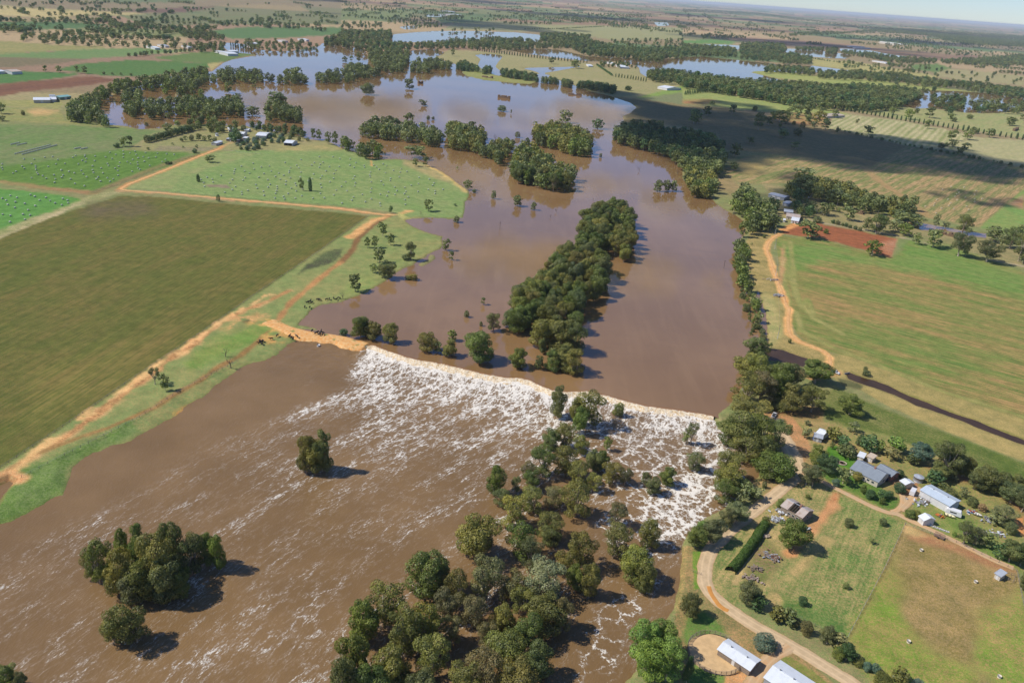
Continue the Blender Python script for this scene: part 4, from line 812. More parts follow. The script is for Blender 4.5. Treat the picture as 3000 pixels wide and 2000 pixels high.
# --- belts and woods
grove('the belt running up the middle of the flood', """B1 1165 1411 1180 1310 1270 1230 1350 1170 1450 1060 1560 960 1630 920 1620 850 1650 770 1750 710 1850 700 1960 695 2000 740 2035 790 2030 850 2045 930 2000 1030 1920 1030 1860 980 1760 1030
 1840 1100 1856 1180 1800 1290 C1 1700 20 1690 130 1640 180 1430 180 1300 170 1250 220 1190 250 1120 200 1160 60""", (14, 19), 7.4, 'Ro Rg Rf Oo Rg Ry', (.6, .8), edge=.40)
grove('the oval wood in mid river', "B1 1170 390 1230 290 1280 285 1400 350 1440 400 1570 440 1620 480 1600 520 1550 555 1430 560 1300 515 1200 500 1170 450", (14, 18), 7.6, 'Rf Ro Rg Of', (.6, .8))
grove('the wood upstream on the right', "B1 1310 205 1350 175 1450 150 1590 165 1700 215 1740 270 1720 325 1640 325 1560 310 1450 275 1320 250", (14, 18), 8, 'Ro Rf Oo Rg', (.6, .8))
grove('the wood upstream in the middle', "B1 725 160 780 145 860 165 960 190 1000 250 960 310 860 285 745 285 725 220", (13, 18), 8, 'Rf Of Ro', (.6, .85))
grove('the small wood beside the oval one', "B1 965 310 1080 260 1150 250 1185 290 1170 330 1110 400 1050 395 1040 360 970 340", (11, 15), 7.5, 'Of Rf Oo', (.65, .9))
grove('the broken row across the flood', "B1 115 170 200 140 300 120 420 150 540 170 640 180 695 220 690 262 560 250 440 225 300 215 130 195", (13, 18), 9, 'Of Rf Os Of', (.6, .85), .9)
grove('the row at the hay paddock shore', "B1 -10 225 40 250 100 290 290 300 305 340 200 360 80 310 -10 280", (11, 16), 9, 'Rf Of Rg', (.65, .95))
grove('the dark wood under the cloud shadow', "B2 -180 170 0 190 100 200 230 250 290 300 300 390 250 460 130 470 0 425 B1 2250 330 2050 280 1890 240 1870 180 1980 140 2100 150 2250 160", (14, 18), 9, 'Rf Rd Rf', (.65, .85))
grove('the bank trees below the dark wood', "B2 0 430 100 465 230 495 235 560 200 620 60 600 20 510", (12, 16), 8, 'Rf Rg Ro', (.7, .9), level=-.1)
grove('the dense bank trees beside the white farmhouse', "B2 345 620 400 580 490 600 500 650 600 710 640 760 640 830 560 835 430 880 400 930 375 940 385 890 445 800 435 760 345 710", (13, 17), 8, 'Rf Rg Rf Og', (.7, .9), level=0)
grove('the strip of river bank trees', "B2 372 950 430 965 440 1015 455 1050 430 1150 475 1280 460 1300 412 1240 365 1160 360 1030", (7, 11), 5.5, 'Rf Rg Bf', (.7, 1.0), level=-.1)
grove('the strip of scattered bank shrubs', "C2 400 0 520 30 545 100 555 220 560 300 490 295 450 180", (2.5, 6), 5, 'Bf Bf Og', (.7, 1.1), .75, level=-.3)
grove('the planted wood on the hillside', "B2 705 560 770 520 850 515 1000 540 1180 590 1280 630 1420 670 1610 690 1625 745 1500 750 1300 720 1150 690 1000 640 850 620 720 600", (12, 16), 8, 'Rf Ro Of Rf', (.65, .85))
grove('the white farmhouse garden', "B2 740 620 830 650 900 700 940 740 880 760 790 740 740 680", (9, 14), 8.5, 'Rf Rd Of', (.7, .9))
grove('the white farmhouse yard', "B2 600 640 660 700 640 770 600 740", (8, 12), 8, 'Rf Rd', (.7, .9))
row('the shrub row beside the red plot', "B2 1020 830 1100 850 1220 885", (3, 4.5), 4.5, 'Bf Bd', 1.0)
row('the dark hedge row by the farm', "B0 1000 280 1080 262 1200 228 1350 188", (7, 9), 5.5, 'Bd Bf', .8)
row('the shrub row by the farm', "B0 1230 275 1300 265 1380 262 1480 275", (4.5, 7.5), 7, 'Rf Of Bs', .9)
grove('the citrus orchard', "B0 1600 290 1700 245 1790 235 1850 260 1860 285 1740 320 1610 310", (4, 5.4), 7.4, 'Bd Bk', (1.0, 1.2), level=0)
grove('the orchard behind the white shed', "B0 1780 240 1860 205 1960 215 2020 235 2000 260 1880 270", (4, 5.4), 7.4, 'Bd Bk', (1.0, 1.2), level=0)
grove('the farm on the flooded point', "B0 1275 105 1400 85 1500 120 1600 135 1700 160 1680 185 1560 175 1480 190 1400 170 1290 140", (8, 12), 11, 'Rg Rf Bf', (.7, .95), level=0)
grove('the farm garden on the flooded point', "B0 1700 140 1830 145 1900 170 1960 165 2060 185 2120 205 2100 222 1960 205 1880 200 1720 170", (6, 11), 8, 'Rf Rd Cf', (.6, .8), level=0)
grove('the farm sheds', "B0 1570 225 1640 195 1680 230 1640 250 1580 245", (7, 10), 7, 'Rd Bf', (.7, .9), level=0)
grove('the paddock scrub', "B0 1060 285 1500 270 1520 300 1380 312 1120 305", (2, 4), 12, 'Bs Bf', (.9, 1.2), .6, level=0)
L2 = -.3
grove('the wooded bend at upper left', "A0 440 770 460 730 600 650 690 650 690 720 680 770 740 810 730 840 640 815 450 795", (13, 17), 10, 'Rf Of Rf', (.65, .85), level=L2)
grove('the upper left tree belt', "A0 655 625 700 590 820 565 960 555 1080 520 1200 500 1350 470 1440 460 1445 520 1400 560 1330 620 1250 600 1150 590 1050 580 930 590 800 625 690 665", (13, 18), 12, 'Rf Rf Of Rg', (.65, .85), level=L2)
grove('the drowned bend at upper left', "A0 850 660 890 630 975 620 975 680 960 770 890 770 845 730", (13, 17), 10, 'Rf Of', (.65, .85), level=L2)
grove('the drowned belt at upper left', "A0 980 710 1100 700 1300 670 1500 690 1650 665 1680 770 1500 770 1250 765 1000 780", (13, 17), 10, 'Rf Of Rf', (.65, .85), level=L2)
grove('the loose trees inside the bend', "A0 1000 600 1100 590 1300 620 1420 630 1380 650 1250 640 1180 625", (11, 14), 17, 'Rf Rg', (.7, .9), level=L2)
grove('the islet at upper left', "A0 1830 730 1900 710 2040 735 2105 770 2100 805 1830 800", (13, 17), 10, 'Rf Of', (.65, .85), level=L2)
for nm, sp in (('the far side of the lake on the left', "A0 1450 525 1480 495 1560 485 1640 485 1750 485 1830 515 1895 525 1885 540 1700 540 1450 540"), ('the far side of the lake', "A0 1910 545 1960 500 2050 470 2080 525 2145 555 1910 553"),
               ('the long row in the lake', "A0 2175 510 2352 490 A1 60 455 130 450 270 475 270 505 120 520 70 545 0 548 A0 2352 550 2180 555"),
               ('the thick belt crossing the lake', "A1 190 375 240 340 350 340 460 345 475 400 430 475 300 480 195 415"), ('the shore belt by the pasture', "A1 525 410 640 410 755 435 755 455 640 462 620 480 535 480 455 475")):
    grove(nm, sp, (12, 18), 13, 'Rf Rf Of', (.7, .95), level=L2)
for nm, sp in (('the first block of the shelter hedge', "A1 795 435 850 428 945 462 945 480 800 462"), ('the second block of the shelter hedge', "A1 972 470 1030 465 1036 490 972 490"), ('the third block of the shelter hedge', "A1 1100 485 1200 488 1350 522 1365 545 1100 510"),
               ('the fourth block of the shelter hedge', "A1 1375 535 1490 540 1495 562 1380 550"), ('the fifth block of the shelter hedge', "A1 1525 553 1600 558 1592 585 1522 580"), ('the last block of the shelter hedge', "A1 1625 568 1700 560 1800 580 1890 600 1890 628 1800 612 1625 585")):
    grove(nm, sp, (11, 15), 9, 'Rd Rf Bd', (.7, .9), level=-.1)
for sp, hh, spc, dn_s in (
  ("A1 0 210 340 210 350 255 300 290 420 292 640 295 830 275 1000 265 1100 265 1200 260 1400 290 1565 305 1565 322 1400 322 1100 335 830 322 600 322 480 325 330 350 200 350 0 312", (13, 19), 17, .95),
  ("A1 1375 228 1500 230 1715 245 1700 270 1800 295 1950 325 2352 335 2352 392 2230 392 2215 420 2085 410 1950 390 1700 370 1570 315 1450 290 1375 270", (13, 19), 17, .95),
  ("A1 2110 495 2200 480 2352 495 2352 565 2115 535", (13, 19), 14, 1),
  ("A2 0 310 200 315 368 335 368 382 200 378 0 372", (13, 19), 17, 1), ("A2 395 300 560 295 700 305 715 340 590 412 405 395", (13, 19), 17, .9), ("A2 625 378 740 365 885 395 885 432 700 425 615 395", (13, 19), 16, 1),
  ("A2 575 455 700 455 905 475 905 510 750 492 575 485", (13, 19), 15, .85), ("A2 935 490 1200 488 1500 508 1700 540 2000 575 2352 605 2352 670 2100 632 1900 595 1700 582 1400 550 1100 532 935 522", (13, 19), 16, .9),
  ("A2 0 500 200 528 450 555 700 565 900 580 1300 590 1600 620 1660 660 1550 695 1470 728 1300 740 1000 728 800 705 400 640 200 610 0 580", (14, 20), 12, .95),
  ("A2 1705 660 1945 665 1945 735 1850 760 1705 695", (13, 19), 16, .8), ("A2 1975 698 2352 698 2352 760 2005 745", (13, 19), 16, .85), ("A2 780 322 970 328 968 345 782 340", (12, 16), 18, .9),
  ("A2 990 330 1068 332 1058 368 992 362", (12, 18), 18, .9), ("A2 1092 348 1300 362 1450 388 1750 405 1750 428 1500 426 1100 365", (12, 18), 20, .8), ("A2 1780 412 2200 392 2352 375 2352 445 2100 446 1800 430", (12, 18), 20, .9),
  ("A2 730 238 880 218 1150 218 1380 195 1700 215 2352 295 2352 322 1950 305 1700 245 1300 218 1000 235 740 243", (12, 17), 26, .8),
  ("A2 1300 185 1700 205 2352 245 2352 322 1950 298 1700 240 1350 205", (12, 17), 34, .75), ("A2 0 60 500 85 1000 150 1350 190 1250 200 900 150 500 100 0 80", (12, 17), 40, .5),
  ("A0 90 255 200 235 330 245 500 255 640 250 800 285 1000 295 1250 295 1350 302 1340 322 1000 318 800 310 500 295 200 285", (10, 15), 20, .7), ("A0 1250 205 1390 200 1540 245 1555 268 1400 270 1260 240", (11, 15), 18, .85),
  ("A0 500 115 750 108 758 145 580 150", (11, 15), 24, .8), ("A0 830 150 960 155 1000 178 850 172", (11, 15), 22, .7), ("A0 1030 183 1300 180 1315 190 1040 193", (11, 15), 20, .8), ("A0 1350 300 1545 298 1545 345 1385 342", (11, 15), 16, .95),
  ("A0 1660 135 1850 118 1945 170 2190 155 2190 178 1900 182 1660 165", (11, 15), 24, .7), ("A0 1600 280 2100 280 2200 305 2200 345 1905 350 1700 325", (9, 14), 19, .7), ("A0 2230 265 2352 230 2352 315 2240 308", (12, 17), 17, .95),
  ("A0 0 118 300 122 380 130 0 142", (11, 15), 26, .6), ("A0 120 20 250 20 250 48 130 48", (11, 15), 40, .7), ("A0 860 25 1070 25 1070 45 860 45", (11, 15), 40, .8),
  ("A1 20 150 280 155 290 180 0 190", (11, 15), 24, .6), ("A1 420 130 600 130 720 180 540 185 430 170", (11, 15), 24, .6), ("A1 620 195 1050 190 1050 235 640 235", (11, 15), 60, .7), ("A1 150 40 700 70 680 85 150 60", (11, 15), 36, .6), ("A1 300 170 340 120 420 125 400 160", (10, 14), 34, .7),
  ("A1 1850 270 2352 265 2352 330 1950 320", (11, 16), 24, .5), ("A1 960 130 1300 100 1650 120 1640 135 1300 120 960 145", (11, 15), 34, .5), ("A1 1470 115 1900 150 2200 190 2180 205 1850 165 1480 130", (11, 15), 30, .6),
  ("A1 1120 150 1450 155 1450 165 1120 160", (10, 13), 24, .7), ("A1 1700 90 2100 100 2100 122 1700 108", (11, 15), 36, .6),
  ("A2 130 235 420 245 440 258 130 262", (11, 15), 24, .7), ("A2 580 235 800 270 790 280 600 250", (11, 15), 26, .6), ("A2 850 288 960 295 955 305 850 300", (10, 14), 20, .9), ("A2 1160 285 1350 300 1350 310 1160 298", (10, 14), 26, .7),
  ("A2 1000 250 1500 240 2000 290 2352 330 2352 350 1900 320 1400 290", (10, 15), 48, .5), ("A2 1400 290 1700 300 1900 340 2352 370 2352 400 1900 380 1600 350 1400 330", (10, 15), 32, .45),
  ("A2 1200 430 1500 440 1800 470 1760 520 1400 470 1200 455", (11, 16), 34, .55), ("A2 1350 560 1450 570 1750 600 1750 640 1500 610 1350 590", (11, 16), 26, .4), ("A2 1900 480 2300 510 2352 570 2000 570 1900 520", (11, 15), 44, .5),
  ("A2 1450 740 2000 770 1990 800 1450 770", (11, 15), 40, .5), ("A2 460 150 560 190 530 195 450 165", (10, 14), 40, .7), ("A2 150 90 240 150 230 160 130 100", (10, 14), 40, .7),
  ("A2 700 720 900 720 1010 790 990 870 800 840 700 780", (9, 13), 18, .35)):
    grove('the distant woods', sp, hh, spc, 'Rf Of Rf Rd', (.7, .95), dn_s, level=0, edge=.05)
for sp, n_ in (("A0 0 0 2352 0 2352 230 1300 180 0 240", 150), ("A0 0 200 1400 190 1400 300 0 260", 60), ("A1 0 -40 2352 -20 2352 190 1200 150 0 130", 520), ("A1 1100 100 2352 150 2352 260 1800 180", 90), ("A2 0 -10 700 20 1400 110 2352 190 2352 330 1200 260 0 250", 620), ("A2 0 20 800 55 1500 120 2352 190 2352 260 1400 180 600 110 0 90", 700), ("A2 900 400 1900 430 2352 460 2352 560 1500 520 900 440", 26)):
    pl = P(sp); wp = at(pl[:, 0], pl[:, 1], 0)[:, :2]; rs = np.random.RandomState(n_); x0, y0 = pl.min(0); x1, y1 = pl.max(0); k = 0
    while k < n_:
        q = rs.uniform((x0, y0), (x1, y1))
        if not inside(np.array([q[0]]), np.array([q[1]]), pl)[0]: continue
        k += 1; b = at(q[0], q[1] + .0, 0); r_ = np.hypot(b[0], b[1])
        if rays(q[0], q[1])[2] > -.004: continue
        m_ = rs.choice([1, 1, 2, 4, 8]); a_ = rs.uniform(0, 3.14)
        for j in range(m_):
            hh = rs.uniform(9, 15); add_plant((b[0] + math.cos(a_) * j * 17, b[1] + math.sin(a_) * j * 17, 0), hh, hh * rs.uniform(.8, 1.2), rs.choice(['Rf', 'Of', 'Rd']), 'the distant woods')
def clean(h): return h
row('the fence line of the far hillside', "B2 1050 190 1200 225 1540 300 1760 340 2000 385 2352 455", (2.5, 5.5), 8, 'Bf Bd', 1.0, .9)
row('the farm avenue at upper left', "A0 862 395 985 388 1020 378 1200 370 1370 352", (8, 10), 17, 'Bd Rf', .9, .3)
row('the paddock row at upper left', "A0 290 500 330 496 400 502 500 502 545 506 620 512", (10, 13), 23, 'Of Rf', .8, .4)
row('the shrub row at upper left', "A0 690 515 800 520 920 527", (4, 6), 14, 'Bf', 1.0, .3)
row('the far hedge line', "A1 1260 206 1500 203 1810 186", (6, 8), 24, 'Bd Bf', 1.1, .3); row('the far hedge line', "A1 1820 186 2100 205 2352 225", (6, 9), 26, 'Bd Bf', 1.0, .4)
row('the dark hedge into the pasture', "A1 1760 452 1800 480 1865 525", (5, 6), 6, 'Bd', .9, .2)
row('the far hedge line', "A2 890 408 1000 425 1150 442 1400 478", (6, 8), 14, 'Bd Bf', 1.1, .3)
grove('the farm on the pasture', "A1 1760 430 1900 425 2050 440 2030 465 1780 450", (8, 12), 14, 'Rd Rf', (.7, .9), .7, level=0)
# cypress rows
row('the long cypress row in the pasture', "A1 930 350 1050 366 1200 385 1400 408 1700 437", (9, 11), 9.5, 'Cd', .34, .1)
row('the short cypress row in the pasture', "A1 1880 530 1990 545 2115 567", (8, 10), 8.5, 'Cd', .34, .1)
row('the far cypress row behind the shaded hill', "A2 10 655 200 632 400 665 720 712", (8, 10), 8.5, 'Cd', .34, .1)
row('the cypress row along the striped paddock', "A2 1010 745 B2 1500 124 1700 158 2030 212 2352 260", (8.5, 11), 9.0, 'Cd', .36, .1)
row('the drowned cypress row', "A1 975 252 1090 268", (8, 11), 13, 'Cd', .36, .3, -.3)
row('the drowned cypress row by the far farm', "A0 1580 318 1740 350", (9, 12), 13, 'Cd', .3, .3, -.3)

# --- build them: the largest as things, the rest as one far wood of each kind
KINDNAME = {'R': ('gum_tree', 'tree'), 'O': ('gum_tree', 'tree'), 'S': ('gum_tree', 'tree'), 'F': ('gum_tree', 'tree'), 'C': ('cypress_tree', 'cypress'), 'B': ('shrub', 'shrub')}
LOOK = dict(g='green', o='olive', d='dark', y='yellowish', b='brownish', s='silvery', l='lime', k='bluish', f='dull', r='rusty')
SHAPE = dict(R='full gum', O='open gum', S='sparse gum', F='umbrella gum', C='cypress', B='shrub')
pool = {'gum_tree': [], 'cypress_tree': [], 'shrub': []}
for q in PLANTS:
    x, y, c = topx(q['pos'] + [0, 0, q['h'] * .5]); q['px'] = (float(x), float(y)); q['size'] = q['h'] * q['scale']
    if -60 < x < 3060 and -30 < y < 2120: pool[KINDNAME[q['code'][0]][0]].append(q)
LIMIT = dict(gum_tree=300, cypress_tree=300, shrub=300)
ind, rest = [], []
for k, v in pool.items():
    v.sort(key=lambda q: -q['size']); v = [q for q in v]
    cut = LIMIT[k] + (8 if k == 'gum_tree' else 0)
    ind += [(k, q) for q in v[:cut] if q['size'] > (9 if k != 'gum_tree' else 0) or k == 'cypress_tree']
    rest += [(k, q) for q in v[cut:]] + [(k, q) for q in v[:cut] if not (q['size'] > (9 if k != 'gum_tree' else 0) or k == 'cypress_tree')]
reg = {}
for k, q in ind: reg.setdefault((k, q['region'], q['code'] if False else ''), []).append(q)
rs = random.Random(5)
for (k, region, _), L_ in reg.items():
    L_.sort(key=lambda q: q['px'][0])
    for i, q in enumerate(L_):
        c = q['code']; kind = K2[c[0]]; big = q['size'] > 42; lod = 0 if q['size'] > 24 else 1
        o_lbl = f"{LOOK[c[1]]} {SHAPE[c[0]]}, " + (f"{ordw(i + 1)} from the left in {region}" if len(L_) > 1 else f"in {region}")
        cm, tm = PROTO[kind, lod][rs.randrange(len(PROTO[kind, lod]))]
        rz = rs.uniform(0, 6.283); pos = q['pos'].copy(); pos[2] -= .05
        if kind == 'bush': pos[2] -= .15
        o_lbl = o_lbl.replace(' from the left', ' from left') if len(o_lbl.split()) > 16 else o_lbl
        if len(o_lbl.split()) > 16: o_lbl = o_lbl.replace(' full gum', ' gum').replace(' open gum', ' gum').replace('hundred and ', 'hundred-')
        rt = empty(k, pos, rz, o_lbl, KINDNAME[c[0]][1], ('cypresses of ' if k == 'cypress_tree' else 'shrubs of ' if k == 'shrub' else 'gum trees of ') + region)
        cr = obj('crown', cm, rt); t_ = TINTS[c[1]] * (rs.uniform(.82, 1.22)) * np.array([rs.uniform(.9, 1.12), 1, rs.uniform(.85, 1.15)])
        cr.color = (*[float(v) for v in t_], 1)
        sx = q['w'] / (7.6 if kind == 'column' else 11.4); sz = q['h'] / 15.8
        sy = sx * rs.uniform(.9, 1.1); cr.scale = (sx, sy, sz)
        if kind != 'bush' and q['size'] > 16:
            tk = obj('trunk', tm, rt); tk.scale = (sx, sy, sz)
# distant woods as single masses
def low(kind, seed, nq, leaf):
    V, var, L = crown_np(kind, seed, nq, leaf); return V, var
LOW = {'R': [low('round', i, 90, 1.9) for i in range(3)], 'O': [low('open', i + 9, 80, 1.7) for i in range(3)], 'C': [low('column', 3, 40, 2.0)], 'B': [low('bush', 5, 70, 2.2)]}
MID = {'R': [low('round', i, 420, 1.0) for i in range(3)], 'O': [low('open', i + 9, 380, .95) for i in range(3)], 'C': [low('column', 3, 120, 1.3)], 'B': [low('bush', 5, 200, 1.3)]}
tk_ = MB(); tk_.tube([(0, 0, -1), (0, 0, 7)], [.35, .25], 4, False); TV = np.array(tk_.v); TF = np.array(tk_.f)
for kname, nm, lab, cat in (('gum_tree', 'distant_woods', None, None), ('cypress_tree', 'distant_cypress_rows', None, None), ('shrub', 'distant_shrubs', None, None)):
    Vs, tint, vr = [], [], []; nt_ = 0; TVs = []; TFs = []; off = 0; r2 = np.random.RandomState(3)
    for k, q in rest:
        if k != kname: continue
        c = q['code']; lib = (MID if q['size'] > 9 else LOW)[{'S': 'O', 'F': 'O'}.get(c[0], c[0])]; V, var = lib[r2.randint(len(lib))]
        a = r2.uniform(0, 6.28); ca, sa = math.cos(a), math.sin(a); sx = q['w'] / (7.6 if c[0] == 'C' else 11.4); sz = q['h'] / 15.8
        U = np.stack([(V[:, 0] * ca - V[:, 1] * sa) * sx, (V[:, 0] * sa + V[:, 1] * ca) * sx, V[:, 2] * sz], 1) + q['pos']
        Vs.append(U); vr.append(var); tint.append(np.tile(TINTS[c[1]] * r2.uniform(.85, 1.6), (len(U), 1)))
        if q['size'] > 7 and c[0] in 'ROS':
            TVs.append(TV * [sx, sx, sz] + q['pos']); TFs.append(TF + off); off += len(TV)
    if not Vs: continue
    V = np.concatenate(Vs); me = mesh_np(nm, V, quads(len(V) // 4), LEAF2)
    me.attributes.new('leafvar', 'FLOAT', 'POINT').data.foreach_set('value', np.concatenate(vr).astype(np.float32)); color_attr(me, 'tint', np.concatenate(tint), 1)
    o = obj(nm, me, kind='stuff', label={'distant_woods': 'far belts and scattered gums across the flood plain', 'distant_cypress_rows': 'farthest cypress rows', 'distant_shrubs': 'low scrub dotted along far fences and paddocks'}[nm], cat='woods')
    if TVs: obj('trunk', mesh_np('trunk', np.concatenate(TVs), np.concatenate(TFs), BARK), o, kind='stuff')
print('plants', len(PLANTS), 'individual', len(ind), 'far', len(rest), {k: len(v) for k, v in pool.items()})
# ------------------------------------------------------------------ roads (thin sheets over the ground)
def ribbon(name, spec, width, mat, z=.13, step=1.5, seed=0, ends=True):
    wp = W(spec, 0)[:, :2]
    for _ in range(2):                                     # round the corners
        q = [wp[0]]
        for a, b in zip(wp[:-1], wp[1:]): q += [a * .75 + b * .25, a * .25 + b * .75]
        wp = np.array(q + [wp[-1]])
    cs_ = np.concatenate([[0], np.cumsum(np.hypot(*np.diff(wp, axis=0).T))]); n = int(cs_[-1] / step) + 2; t = np.linspace(0, cs_[-1], n)
    x, y = np.interp(t, cs_, wp[:, 0]), np.interp(t, cs_, wp[:, 1]); gx, gy = np.gradient(x), np.gradient(y); g = np.hypot(gx, gy); V = []
    for j, o_ in enumerate(np.linspace(-1, 1, 7)):
        wd = o_ * width / 2 * (1 + .35 * (fbm(t / 3.0, t * 0 + (j < 3) * 9 + seed, 5 + seed) - .5) * (abs(o_) > .9)); V.append(np.stack([x - gy / g * wd, y + gx / g * wd, t * 0 + z - .11 * (abs(o_) > .9)], 1))
    me = mesh_np(name, np.concatenate(V), grid_faces(7, n)[:, ::-1], mat, True)
    me.attributes.new('across', 'FLOAT', 'POINT').data.foreach_set('value', np.repeat(np.linspace(-1, 1, 7), n).astype(np.float32))
    return obj(name, me, kind='structure')
def road_mat(name, c1, c2, edge, rut=.5):
    m = NT(name); p = m.pos(); a = m.n('Attribute', attribute_name='across').outputs['Fac']; ab = m.math('ABSOLUTE', a)
    n = m.noise(p, .35, 5, .65); n2 = m.noise(p, 2.5, 4, .7)
    c = m.mix(m.step(n, .35, .65), np.array(col(*c1)) * .9, np.array(col(*c2)) * .9)
    wheel = m.math('SUBTRACT', 1.0, m.math('MULTIPLY', m.math('ABSOLUTE', m.math('SUBTRACT', ab, .42)), 5.0), clamp=True)
    c = m.mix(m.math('MULTIPLY', wheel, rut), c, np.minimum(np.array(col(*c1)) * 1.15, .8))
    c = m.mix(m.step(m.math('ADD', ab, m.math('MULTIPLY', m.math('SUBTRACT', n2, .5), .9)), .78, 1.05), c, np.array(col(*edge)) * .9)
    m.set(Base_Color=c, Roughness=.95, Specular_IOR_Level=.1); m.bump(n2, .3, .1); return m.m
GRAVEL = road_mat('gravel', (206, 178, 138), (188, 162, 124), (190, 150, 104)); CLAY = road_mat('clay_track', (206, 152, 96), (222, 176, 120), (160, 138, 88)); LANE = road_mat('lane_gravel', (192, 164, 126), (200, 158, 112), (160, 138, 92))
ribbon('gravel_road', "E2 1260 1490 1170 1411 1020 1320 900 1245 740 1150 600 1075 480 1010 390 950 290 880 200 810 155 740 150 660 160 580 185 500 260 420 340 345 440 265 540 190 640 110 780 0 C2 805 1280", 5.6, GRAVEL)
ribbon('gravel_road', "C2 805 1290 790 1210 760 1130 720 1060 690 1000 650 930 640 880", 8, GRAVEL, seed=2, z=.155)
ribbon('farm_lane', "C2 820 1262 880 1280 930 1299 E2 1060 75 1180 135 1300 195 1410 240 1480 245 1560 290 1700 350 1900 445 2150 570 2280 620", 3.0, LANE, seed=3, z=.18)
ribbon('driveway', "E2 1440 235 1500 215 1525 160 1510 110 1480 85", 2.6, LANE, seed=4, z=.205)
ribbon('driveway', "E2 1500 225 1550 170 1600 120 1620 60", 3.4, LANE, seed=5, z=.23)
ribbon('driveway', "E2 740 1160 690 1190 620 1225 560 1280 520 1340 470 1430 440 1500", 4.6, LANE, seed=6, z=.15)
ribbon('river_bank_track', "B2 670 905 640 920 590 960 575 1010 610 1100 640 1200 680 1300 720 1411 C2 735 120 725 200 730 300 800 355 900 390 970 420 1020 460 1012 520 990 560 900 600", 2.1, CLAY, seed=7)
ribbon('paddock_track', "B0 1510 322 1400 360 1130 470 890 562 845 585 825 604 1100 622 1600 668 2352 732 B1 120 752 300 775", 2.7, CLAY, seed=8, z=.12)

MUD = road_mat('wet_orange_clay', (206, 146, 76), (196, 136, 72), (196, 140, 80), 0)
ribbon('orange_clay_path', "E2 178 745 192 790 215 830 250 875 290 905 315 915", 1.9, MUD, seed=9, z=.19)
# ------------------------------------------------------------------ buildings
ROOFS = dict(white=corrugated('white_sheet_roof', (.68, .70, .70), (.56, .58, .58)), grey=corrugated('grey_sheet_roof', (.23, .26, .28), (.18, .20, .22)), blue=corrugated('pale_blue_sheet_roof', (.50, .56, .60), (.40, .46, .50)),
             rusty=corrugated('weathered_iron_roof', (.48, .42, .36), (.30, .19, .13), .6), tan=corrugated('tan_sheet_roof', (.55, .44, .32)), zinc=corrugated('old_zinc_roof', (.40, .43, .46), (.26, .27, .29)), green=corrugated('green_sheet_roof', (.22, .42, .38)))
WALLS = dict(cream=plain('cream_wall', (.52, .46, .36), .8, .1), white=plain('white_wall', (.62, .60, .56), .7, .1), red=plain('rust_red_wall', (.34, .10, .06), .7, .2), grey=plain('grey_steel_wall', (.30, .31, .31), .6, .12), brick=plain('brick_wall', (.30, .16, .11), .85, .25, 4),
             timber=plain('weathered_timber', (.24, .19, .14), .9, .3, 3), green=plain('green_wall', (.16, .24, .18), .7, .12))
GLASS = plain('window_glass', (.03, .04, .05), .08, .1, 1, .8); FRAME = plain('painted_trim', (.60, .58, .54), .6, .06); DARK = plain('dark_opening', (.03, .028, .025), .9, .2); STEEL = plain('steel', (.30, .30, .30), .5, .15, 2, .5, .3)
def frame3(spec, z):
    a, b, c = W(spec, z)[:, :2]; n = np.array([-(b - a)[1], (b - a)[0]]); n = n / np.hypot(*n)
    if (c - b) @ n < 0: a, b = b, a; n = -n; c = c + (b - a) * 0
    D = abs((c - b) @ n) if abs((c - b) @ n) > .5 else 3.0; L = np.hypot(*(b - a)); ctr = (a + b) / 2 + n * D / 2
    return ctr, math.atan2((b - a)[1], (b - a)[0]), L, D
